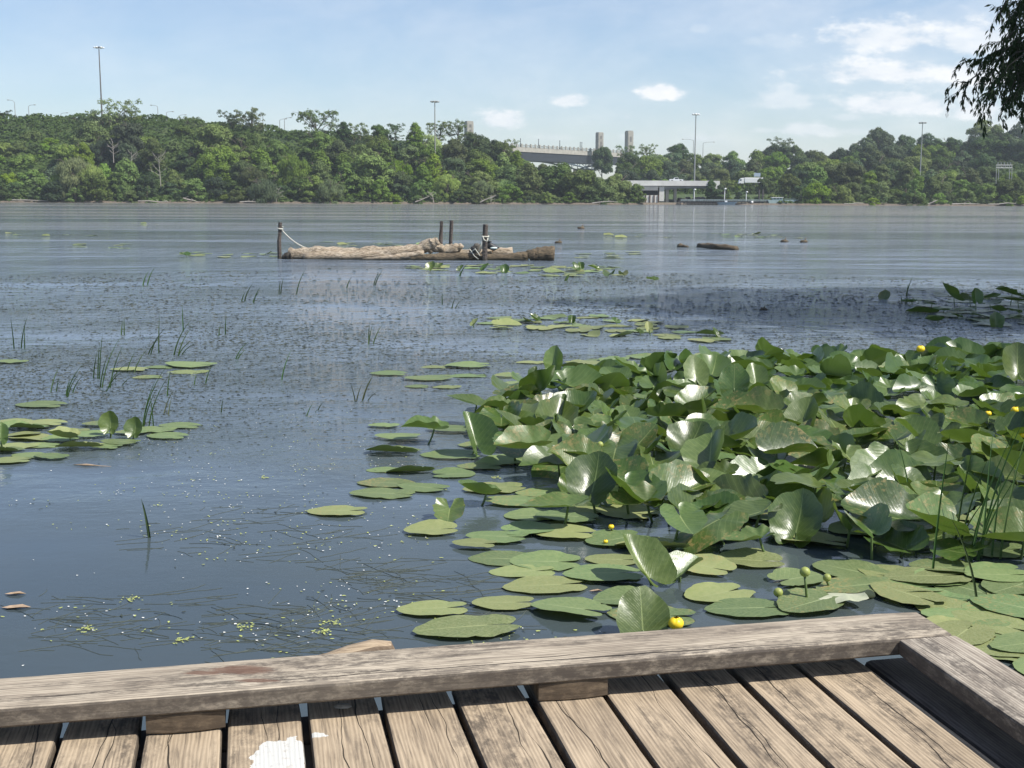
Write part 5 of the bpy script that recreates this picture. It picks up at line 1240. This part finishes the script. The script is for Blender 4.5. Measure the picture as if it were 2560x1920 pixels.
def streetlamp(px, ytop, ybot, Y_, lb, arm=-1, nm='street_lamp', armlen=1.6):
    tp = atY(px, ytop, Y_); b = atY(px, ybot, Y_); H = tp.z-b.z; e_ = empty(nm, (tp.x, Y_, b.z))
    m_ = MB(); m_.tube([(0, 0, -3), (0, 0, H*.8), (0, 0, H*.93)], [.13, .10, .07], 6); m_.build('pole', GALV, e_)
    m_ = MB(); m_.tube([(0, 0, H*.9), (arm*armlen*.35, 0, H*.98), (arm*armlen, 0, H)], .06, 5); m_.build('arm', GALV, e_)
    m_ = MB(); m_.blob((arm*(armlen+.35), 0, H), (.45, .2, .12), 8, 5); m_.build('lamp_head', POLEG, e_, smooth=True)
    tag(e_, lb, 'street lamp', 'street lamps on the far ridge')
for i, (px, yt, yb, arm) in enumerate([(36, 250, 318, -1), (71, 262, 302, 1), (152, 282, 314, 1), (394, 263, 308, -1), (416, 279, 305, 1), (448, 287, 316, 1), (657, 285, 340, -1), (699, 297, 340, 1), (711, 294, 340, 1)]):
    streetlamp(px, yt, yb, lerp_tab(SHORE, px)+72, ['leftmost street lamp on the ridge, arm to the left', 'street lamp second from the left on the ridge', 'street lamp alone on the bare part of the ridge', 'street lamp with arm to the left right of the tallest tree', 'short street lamp just behind a bushy top', 'street lamp left of the wind-swept tree', 'street lamp before the grey-green open tree', 'left one of the two close street lamps at the ridge gap', 'right one of the two close street lamps at the ridge gap'][i], arm)
streetlamp(1734, 348, 380, 500, 'street lamp beyond the wood left of the pale mast, arm to the left', -1, armlen=4); streetlamp(1758, 355, 380, 500, 'street lamp beyond the wood right of the pale mast, arm to the right', 1, armlen=4)
for i, (px, yt, yb) in enumerate([(1303, 348, 368), (1348, 350, 372), (1401, 353, 376), (1452, 357, 378), (1456, 357, 378)]):
    tt = bx_(px); q = BM @ Vector((tt, .5, 0)); tp = atY(px, yt, q.y); m_ = MB(); e_ = empty('bridge_lamp', (q.x, q.y, zt-.2)); m_.tube([(0, 0, 0), (0, 0, tp.z-zt)], [.22, .14], 6); m_.build('pole', STEELD, e_)
    m_ = MB(); m_.blob((0, 0, tp.z-zt+.3), (.22, .22, .4), 6, 5); m_.build('lamp_head', STEELD, e_); tag(e_, f"dark lamp post on the arch bridge, {['first', 'second', 'third', 'fourth', 'fifth'][i]} from the left", 'lamp post', 'lamp posts on the arch bridge')
def mast(px, yt, yb, Y_, mat, lb, r0=.42, head=22):
    tp = atY(px, yt, Y_); b = atY(px, yb, Y_); H = tp.z-b.z; e_ = empty('high_mast_light', (tp.x, Y_, b.z)); m_ = MB(); m_.tube([(0, 0, -10), (0, 0, 0), (0, 0, H)], [r0*.75, r0*.7, r0*.35], 8); m_.build('mast_pole', mat, e_)
    w_ = head/F*Y_/2; m_ = MB(); m_.tube([(w_*.7*math.cos(q), w_*.7*math.sin(q), H-.1) for q in [i*math.pi/6 for i in range(13)]], .10, 5); m_.box(-w_*.7, w_*.7, -.08, .08, H-.2, H-.02); m_.box(-.08, .08, -w_*.7, w_*.7, H-.2, H-.02); m_.build('ring', mat, e_)
    for k in range(6):
        q = k*math.pi/3+.3; m_ = MB(); m_.blob((w_*math.cos(q), w_*math.sin(q), H-.25), (.45, .45, .22), 8, 5); m_.build('lamp', WH if px < 900 or px > 1700 and px < 1900 else GALV, e_, smooth=True)
    tag(e_, lb, 'light mast')
mast(247, 117, 300, lerp_tab(SHORE, 247)+78, POLED, 'tallest dark light mast with white lamps above the left bank', .4, 20)
mast(1087, 252, 379, lerp_tab(SHORE, 1087)+33, POLEG, 'thin brownish light mast standing before the trees at centre', .30, 16)
mast(1740, 284, 452, lerp_tab(SHORE, 1740)+34, GALV, 'pale grey light mast rising behind the road bridge', .34, 14)
mast(2307, 305, 440, lerp_tab(SHORE, 2307)+60, GALV, 'grey light mast on the right hillside', .30, 14)
# ---- road bridge at the shore
SY = lerp_tab(SHORE, 1680)
def q_(px, py, dy): return atY(px, py, SY+dy)
rb = empty('road_bridge', (q_(1680, 470, 10).x, SY+10, 0)); tag(rb, 'low pale concrete road bridge at the right shore with a pier frame', 'bridge'); ox, oy = rb.location.x, rb.location.y
def rbox(x0, y0, x1, y1, d0, d1, name, mat, par=rb, mb_=None):
    a_, b_ = q_(x0, y1, d0), q_(x1, y0, d0); m_ = mb_ or MB(); px_, py_ = par.location.x, par.location.y; m_.box(a_.x-px_, b_.x-px_, SY+d0-py_, SY+d1-py_, a_.z-par.location.z, b_.z-par.location.z)
    if mb_ is None: return m_.build(name, mat, par)
rbox(1560, 452, 1800, 464, 8, 9, 'parapet', CONCW); rbox(1772, 452, 1800, 472, 7.7, 9.2, 'parapet', CONCW); rbox(1560, 464.3, 1790, 470, 8.6, 24, 'girder', CONCG); rbox(1560, 456, 1800, 462, 9.01, 24, 'road_deck', CONCG)
rbox(1605, 466, 1645, 476, 7, 16, 'beam', CONCG); rbox(1648, 466, 1661, 503, 8.5, 15, 'pier', CONCW); rbox(1661, 466, 1693, 474, 9, 12, 'pier_cap', CONCG)
rbox(1664, 474, 1672, 512, 9.5, 11.5, 'pier_column', CONC); rbox(1685, 474, 1692, 512, 9.5, 11.5, 'pier_column', CONC); rbox(1612, 476, 1645, 488, 10, 15, 'beam', STEELD)
wl = empty('sheet_pile_wall', (q_(1624, 500, 2).x, SY+2, 0)); tag(wl, 'low wall of pale concrete panels and rusty piles left of the bridge piers', 'wall')
for k in range(4): rbox(1605+k*10.5, 488, 1613+k*10.5, 511, 2, 2.8, 'panel', CONCW, wl)
RUST = simple('rusty_steel', (.13, .075, .05), .85, .3, 2)
for k in range(4): rbox(1613+k*10.5, 487, 1615.3+k*10.5, 512, 1.8, 2.9, 'pile', RUST, wl)
# dark embankment under the bridge
rk = MB(); 
for k in range(160):
    rr2 = random.Random(k); p = q_(rr2.uniform(1690, 1790), 500, 14); rk.blob((p.x, SY+rr2.uniform(5, 17), rr2.uniform(-.2, 1.4)), rr2.uniform(.3, .8), 6, 4, .5, k)
o = rk.build('rock_bank', simple('dark_rock', (.09, .085, .08), .9, .4, 1)); tag(o, 'dark broken rocks heaped under the right end of the road bridge', 'rocks', kind='stuff')
# pickup on the bridge
def vehicle(name, px, py, wpx, Y_, label, cat, col):
    p = atY(px, py, Y_); Lw = wpx/F*Y_; e_ = empty(name, (p.x, Y_, p.z)); k = Lw/5.2; e_.scale = (k, k, k); mt_ = simple(name+'_paint', col, .35, .03)
    m_ = MB(); m_.box(-2.6, 2.6, -.9, .9, .45, 1.05); m_.box(-2.55, -1.4, -.88, .88, 1.05, 1.15); o = m_.build('body', mt_, e_); bevel(o, .12)
    m_ = MB(); vs = [(-1.1, -.85, 1.05), (1.0, -.85, 1.05), (1.0, .85, 1.05), (-1.1, .85, 1.05), (-.5, -.75, 1.75), (.7, -.75, 1.75), (.7, .75, 1.75), (-.5, .75, 1.75)]
    m_.add(vs, [(0,3,2,1),(4,5,6,7),(0,1,5,4),(1,2,6,5),(2,3,7,6),(3,0,4,7)]); o = m_.build('cab', mt_, e_)
    m_ = MB(); m_.add([(-.75, -.853, 1.12), (.85, -.853, 1.12), (.66, -.775, 1.66), (-.42, -.775, 1.66)], [(0, 1, 2, 3)]); m_.build('window', simple('dark_glass', (.02, .025, .03), .1), e_)
    for x_ in (-1.6, 1.6):
        m_ = MB(); m_.tube([(x_, -.92, .42), (x_, -.65, .42)], .42, 12); m_.build('wheel', simple('tyre', (.02, .02, .02), .8), e_)
    tag(e_, label, cat)
vehicle('pickup_truck', 1690, 455.5, 34, SY+14, 'white pickup driving on the road bridge', 'pickup', (.75, .76, .76))
# lorry right of it
LYY = SY+52; p = atY(1876, 462, LYY); lr = empty('lorry', p); tag(lr, 'white lorry with rounded cab passing behind shrubs right of the road bridge', 'lorry'); sc_ = 62/F*LYY/14; lr.scale = (sc_,)*3
LP_ = simple('lorry_white', (.8, .8, .8), .4, .03)
o = MB().box(-3.6, 7, -1.25, 1.25, 1.0, 3.9).build('trailer', LP_, lr); bevel(o, .25, 3)
m_ = MB(); m_.add([(-7, -1.2, .6), (-4, -1.2, .6), (-4, 1.2, .6), (-7, 1.2, .6), (-6.6, -1.15, 2.2), (-4, -1.15, 3.8), (-4, 1.15, 3.8), (-6.6, 1.15, 2.2), (-5.6, -1.15, 3.5), (-5.6, 1.15, 3.5)], [(0,3,2,1),(0,1,5,8,4),(2,3,7,9,6),(3,0,4,7),(4,8,9,7),(8,5,6,9),(1,2,6,5)])
o = m_.build('cab', LP_, lr); bevel(o, .2, 3)
m_ = MB(); m_.add([(-6.3, -1.22, 2.2), (-5.2, -1.22, 2.2), (-5.2, -1.2, 3.0), (-5.8, -1.2, 3.0)], [(0, 1, 2, 3)]); m_.build('window', simple('lorry_glass', (.02, .03, .04), .1), lr)
for x_ in (-6, -3.2, 4.2, 5.5):
    m_ = MB(); m_.tube([(x_, -1.28, .5), (x_, -.9, .5)], .5, 12); m_.build('wheel', simple('lorry_tyre', (.02, .02, .02), .8), lr)
# signs and gantry
def sign(px, py, wpx, hpx, Y_, col, lb):
    p = atY(px, py, Y_); e_ = empty('road_sign', p); w_, h_ = wpx/F*Y_/2, hpx/F*Y_/2; MB().box(-w_, w_, -.05, .05, -h_, h_).build('panel', simple('sign_panel', col, .5, .03), e_)
    for s_ in (-.7, .7): MB().box(s_*w_-.06, s_*w_+.06, .051, .15, -h_-6, h_).build('post', GALV, e_)
    tag(e_, lb, 'road sign')
sign(1893, 437, 16, 9, SY+58, (.38, .46, .56), 'pale blue-grey sign panel standing behind the white lorry'); sign(2283, 455, 12, 9, lerp_tab(SHORE, 2283)+26, (.02, .08, .30), 'small blue sign among the trees on the right shore')
GY = lerp_tab(SHORE, 2512)+30; p = atY(2512, 450, GY); gt = empty('steel_gantry', p); tag(gt, 'grey lattice gantry rising above the trees near the right edge', 'gantry')
def gq(px, py): return atY(px, py, GY)-p
for x_ in (2491, 2497, 2524, 2530): m_ = MB(); m_.tube([gq(x_, 455)-Vector((0, 0, 3)), gq(x_, 412)], .09, 5); m_.build('leg', GALV, gt)
m_ = MB(); m_.tube([gq(2490, 420), gq(2531, 420)], .14, 5); m_.tube([gq(2490, 413), gq(2531, 413)], .14, 5)
for k in range(8): m_.tube([gq(2490+k*5.1, 420 if k % 2 else 413), gq(2495+k*5.1, 413 if k % 2 else 420)], .10, 4)
m_.build('truss', GALV, gt)
m_ = MB()
for x_ in (2495, 2503, 2511, 2519, 2526): m_.tube([gq(x_, 412), gq(x_, 406)], [.12, .2], 5)
m_.build('insulators', GALV, gt)
# ---- dock, posts, houseboat
DY = -2.0
dc = empty('dock', (q_(1805, 505, DY).x, SY+DY, 0)); tag(dc, 'long dark timber dock with railings along the right shore', 'dock')
STD = simple('old_dock_steel', (.30, .36, .36), .7, .25, 1); DKW = simple('dark_dock_wood', (.07, .065, .06), .8, .3, 1)
rbox(1700, 503.5, 1925, 505.5, DY, DY+4, 'walkway', DKW, dc); m_ = MB(); k = 1700
while k < 1925: rbox(k, 505.6, k+1.6, 514, DY+.3, DY+.7, '', None, dc, m_); k += 9
m_.build('pilings', DKW, dc); m_ = MB()
for y_ in (499.0, 501.6): rbox(1702, y_, 1925, y_+.7, DY-.1, DY, '', None, dc, m_)
k = 1702
while k < 1925: rbox(k, 499, k+.6, 503.4, DY-.2, DY-.101, '', None, dc, m_); k += 6
m_.build('railing', STD, dc)
rbox(1710, 508, 1924, 509.3, DY-.3, DY+.25, 'lower_beam', DKW, dc)
for i, (px, yt) in enumerate([(1806, 468), (1811, 466), (1815, 468), (1897, 474), (1906, 474)]):
    m_ = MB(); a_ = q_(px, 512, DY+5); b_ = q_(px, yt, DY+5); m_.tube([(0, 0, -1), (0, 0, b_.z)], .22, 6); o = m_.build('piling', DKW, loc=(a_.x, SY+DY+5, 0)); tag(o, f"dark timber piling behind the dock, {['first', 'second', 'third', 'fourth', 'fifth'][i]} from the left", 'piling')
for i, (px, yt) in enumerate([(1736, 474), (1866, 480), (1812, 472)]):
    tp = q_(px, yt, DY+1); e_ = empty('dock_lamp', (tp.x, SY+DY+1, 0)); m_ = MB(); m_.tube([(0, 0, .8), (0, 0, tp.z)], .10, 6); m_.build('pole', WH, e_); m_ = MB(); m_.blob((.15, -.1, tp.z), (.3, .3, .2), 8, 5); m_.build('lamp_head', WH, e_)
    tag(e_, ['tall white lamp post at the left of the dock', 'thin white lamp post towards the right of the dock', 'thin white lamp post in the middle of the dock'][i], 'lamp post')
hb = empty('houseboat', (q_(1960, 505, DY-1).x, SY+DY-1, 0)); tag(hb, 'pale teal boat with a small roofed cabin at the right end of the dock', 'boat')
TEAL = simple('pale_teal_paint', (.30, .40, .40), .5, .1, 1)
a_, b_ = q_(1920, 507, DY-1), q_(1992, 499, DY-1); hx = hb.location.x; m_ = MB()
m_.add([(a_.x-hx+.6, 0, -.3), (b_.x-hx-1.6, 0, -.3), (b_.x-hx-1.6, 2.6, -.3), (a_.x-hx+.6, 2.6, -.3), (a_.x-hx, 0, 1.25), (b_.x-hx+.4, 0, 1.35), (b_.x-hx+.4, 2.6, 1.35), (a_.x-hx, 2.6, 1.25)], [(0,3,2,1),(4,5,6,7),(0,1,5,4),(1,2,6,5),(2,3,7,6),(3,0,4,7)]); m_.build('hull', TEAL, hb)
rbox(1931, 494, 1957, 500, DY-.6, DY+.9, 'cabin', TEAL, hb); rbox(1929.5, 493, 1959, 494.2, DY-.9, DY+1.1, 'roof', WH, hb)
for x_ in (1935, 1943, 1950): rbox(x_, 495.3, x_+4, 498, DY-.64, DY-.601, 'window', simple('boat_glass', (.03, .05, .06), .15), hb)
m_ = MB(); rbox(1960, 497, 1990, 497.5, DY-.8, DY-.75, '', None, hb, m_); rbox(1960, 495.6, 1960.6, 500, DY-.8, DY-.75, '', None, hb, m_); rbox(1975, 496.8, 1975.6, 500, DY-.8, DY-.75, '', None, hb, m_); m_.build('railing', STD, hb)
bt = empty('rowing_boat', (q_(1815, 509, -4).x, SY-4, 0)); tag(bt, 'small blue-grey boat tied in front of the middle of the dock', 'boat')
m_ = MB(); m_.add([(-2, -.6, -.1), (2, -.6, -.1), (2, .6, -.1), (-2, .6, -.1), (-2.3, -.8, .6), (2.9, -.8, .75), (2.9, .8, .75), (-2.3, .8, .6), (-2, -.6, .45), (2.4, -.6, .55), (2.4, .6, .55), (-2, .6, .45)], [(0,3,2,1),(0,1,5,4),(1,2,6,5),(2,3,7,6),(3,0,4,7),(4,5,9,8),(5,6,10,9),(6,7,11,10),(7,4,8,11),(8,9,10,11)]); m_.build('hull', simple('blue_grey_hull', (.18, .26, .34), .5), bt)
m_ = MB(); m_.box(-.3, .3, -.3, .3, .45, 1.1); m_.box(1.2, 1.6, -.7, .7, .55, .65); m_.build('seat', WH, bt)
# buoys
for (px, py, lb) in [(1880, 505.5, 'white round float hanging on the right part of the dock')]:
    m_ = MB(); m_.blob((0, 0, 0), .35, 8, 6); o = m_.build('float', WH if px > 1800 else simple('blue_float', (.1, .25, .6), .5), loc=q_(px, py, DY-.6), smooth=True); tag(o, lb, 'float')

# ------------------------------------------------------------------ the overhanging willow at the right
WBARK = simple('willow_bark', (.07, .058, .045), .9, .3, 6, .4)
WL = foliage_mat('willow_leaf', (.035, .062, .022), (.055, .088, .03), .22, 2)
wl_ = empty('willow_tree', (13.2, 16.0, .3)); tag(wl_, 'near willow whose dark drooping twigs hang into the upper right corner', 'tree')
W0 = Vector((13.2, 16.0, .3))
rr = random.Random(9); tb = MB(); lv = []
tb.tube([(0, 0, -.6), (-.2, 0, 1.5), (-.7, .1, 3.6), (-1.0, .1, 6.5), (-1.1, 0, 9)], [.42, .36, .30, .2, .08], 10, rough=.1)
def leafs(p, d, n=2):
    for _ in range(n):
        a_ = Vector((rr.gauss(0, .5), rr.gauss(0, .5), -1.0+rr.gauss(0, .35)))+d*.7; a_.normalize(); s_ = a_.cross(Vector((rr.gauss(0, 1), rr.gauss(0, 1), rr.gauss(0, 1)))).normalized()
        L_ = rr.uniform(.06, .115); w_ = L_*.13; q = p+Vector((rr.gauss(0, .012), rr.gauss(0, .012), rr.gauss(0, .012)))
        bend_ = s_.cross(a_)*L_*.12
        lv.append([q, q+a_*L_*.45+s_*w_+bend_*.5, q+a_*L_+bend_*-.4, q+a_*L_*.45-s_*w_+bend_*.5])
def twig(pts, r0, leafn=2, sub=True, dens=.028):
    P_ = []
    for i in range(len(pts)-1):
        a_, b_ = pts[i], pts[i+1]; k = max(1, int((b_-a_).length/.10))
        for j in range(k): P_.append(a_.lerp(b_, j/k)+Vector((rr.gauss(0, .008), rr.gauss(0, .008), rr.gauss(0, .008))))
    P_.append(pts[-1]); tb.tube(P_, [max(.0022, r0*(1-i/len(P_)*.85)) for i in range(len(P_))], 4, cap=False)
    for i in range(len(P_)-1):
        d = (P_[i+1]-P_[i]); L_ = d.length; dn = d.normalized()
        if sub and r0 > .004 and rr.random() < .75:
            o_ = P_[i]; dd = (dn*.5+Vector((rr.gauss(0, .7), rr.gauss(0, .7), -.5+rr.gauss(0, .3)))).normalized(); l2 = rr.uniform(.15, .42)
            twig([o_, o_+dd*l2*.5, o_+dd*l2*.8+Vector((0, 0, -l2*.35))], .0032, leafn, False)
        if i/len(P_) > .2 or r0 < .006:
            for _ in range(max(1, int(L_/dens))): leafs(P_[i]+d*rr.random(), dn, leafn)
def wp(x_, y_, Y_=16.6): return atY(2340+x_/4.88, y_/4.88, Y_)-W0
tw = [[(1500,-100),(1073,90),(900,200),(850,300)],[(1500,300),(1073,500),(800,620),(600,700),(400,740),(330,700)],[(1400,420),(1000,600),(700,760),(520,900),(380,990),(250,1110),(130,1200)],
      [(1300,500),(900,700),(800,1000),(700,1150),(560,1230),(450,1400)],[(1400,700),(950,900),(800,1100),(850,1300),(910,1400)],[(1200,700),(800,1000),(640,1350),(660,1500)],[(1500,750),(940,1000),(1000,1200),(1073,1290),(1030,1410)],
      [(1400,100),(1000,300),(850,500),(650,520),(510,600)],[(1500,-250),(1073,0),(900,30),(740,80),(690,55)],[(1200,900),(850,1250),(780,1400),(860,1530)],[(1200,200),(920,560),(700,640),(560,780),(500,900)],[(1300,300),(1000,480),(900,650),(640,860),(560,1050)],
      [(1300,0),(1000,200),(950,380),(880,480)],[(1400,600),(1050,760),(980,900),(1040,1000)],[(1300,650),(980,800),(760,900),(600,960),(540,1060)],[(1500,1000),(1150,1150),(1060,1300),(1050,1430)],[(1400,200),(1050,330),(1000,600),(930,780)],
      [(1200,400),(850,600),(730,760),(660,1010),(620,1170)],[(1300,800),(1000,900),(900,1120),(880,1330)],[(1200,-100),(900,-30),(780,150),(800,280)],[(400,990),(330,1000),(290,1000)],[(380,990),(340,1150),(320,1320)],[(1300,520),(1020,560),(940,700),(900,860),(960,960)]]
for i, pp in enumerate(tw):
    Yv = 16.6+rr.uniform(-1.1, 1.1); twig([wp(a_, b_, Yv) for (a_, b_) in pp], .011, 2)
for k in range(15):   # dense inner part, right of the frame edge and at it
    x0 = rr.uniform(880, 1500); y0 = rr.uniform(-250, 900); Yv = 16.6+rr.uniform(-1.5, 1.5); pts = [(x0+300, y0-200), (x0, y0)]
    for j in range(3): pts.append((pts[-1][0]+rr.uniform(-90, 50), pts[-1][1]+rr.uniform(80, 190)))
    twig([wp(a_, b_, Yv) for (a_, b_) in pts], .010, 2)
for i in range(11):   # limbs from the trunk to the twigs and around the crown
    q = i*2.4; e_ = Vector((math.cos(q)*4.2-1.2, math.sin(q)*3.6, rr.uniform(5.5, 9.5))); tb.tube([(-.8, .1, rr.uniform(3.2, 6)), e_*.5+Vector((0, 0, 2.8)), e_], [.13, .08, .02], 6)
for (yy_, zz_) in ((-.3, 4.9), (.6, 5.4), (1.2, 4.6)): tb.tube([(-.9, .1, 4.2), (-2.8, yy_*.6, zz_+.4), (-4.9, yy_, zz_-.2), (-5.6, yy_, zz_-.9)], [.12, .07, .035, .012], 6)
tb.build('trunk', WBARK, wl_, smooth=True)
V1 = np.array([[tuple(v) for v in q] for q in lv], dtype=float).reshape(-1, 3)
o = bpy.data.objects.new('hanging_foliage', quads_mesh('hanging_foliage', V1, WL)); C.objects.link(o); o.parent = wl_
cl = []
for k in range(85):
    th = rr.uniform(0, 6.28); u_ = rr.uniform(-.35, 1); rad = math.sqrt(1-u_*u_)*rr.uniform(.35, 1.0)
    c_ = (-1.2+4.6*rad*math.cos(th), 4.2*rad*math.sin(th), 7.4+2.8*u_)
    w_ = W0+Vector(c_)
    if colpx(w_.x, w_.y) < 2640 and w_.z < 6.6: continue
    cl.append((c_, rr.uniform(.7, 1.25)))
V2 = leafcloud(cl, 420, .085, 77, droop=.5)
o = bpy.data.objects.new('crown', quads_mesh('willow_crown', V2, WL)); C.objects.link(o); o.parent = wl_
# bank on which it stands, out of the frame to the right
m_ = MB(); vs = [(9.8, 14, -.4), (12, 11.5, .3), (18, 9, .4), (40, 8, .6), (40, 60, .6), (27, 50, .3), (17, 30, .2), (10.6, 18, -.1), (11.5, 14.5, .3)]
m_.add([(11.4, 14.6, .02), (12.4, 12.6, .3), (18, 11, .4), (60, 10, .8), (60, 90, .8), (43, 88, .3), (22, 40, .3), (12.2, 19, .3)], [(0, 1, 2, 3, 4, 5, 6, 7)])
m_.add([(11.1, 14.5, -.4), (12.2, 12.2, -.4), (18, 10.6, -.4), (60, 9.5, -.4), (60, 92, -.4), (42.4, 89, -.4), (21.5, 40.4, -.4), (11.8, 19.2, -.4), (11.4, 14.6, .02), (12.4, 12.6, .3), (18, 11, .4), (60, 10, .8), (60, 90, .8), (43, 88, .3), (22, 40, .3), (12.2, 19, .3)], [(i, (i+1) % 8, (i+1) % 8+8, i+8) for i in range(8)])
tag(m_.build('ground', simple('bank_earth', (.10, .11, .05), .95, .4, 1, .5)), kind='structure')
print('PADS', npad[0], 'LEAVES', nup[0], 'TREES', ntree[0])
# ------------------------------------------------------------------ thin summer haze
t = NT('haze_air'); pv_ = t.n('ShaderNodeVolumePrincipled'); pv_.inputs['Color'].default_value = (.82, .90, 1.0, 1); pv_.inputs['Density'].default_value = .0002; pv_.inputs['Anisotropy'].default_value = .2
t.t.links.new(pv_.outputs[0], t.out.inputs[1])
m_ = MB(); m_.box(-1900, 1900, -60, 2100, -3.0, 75); o = m_.build('haze', t.m); tag(o, kind='stuff', label='thin pale haze over the lake and the far shore', cat='haze')
scene.cycles.volume_bounces = 1
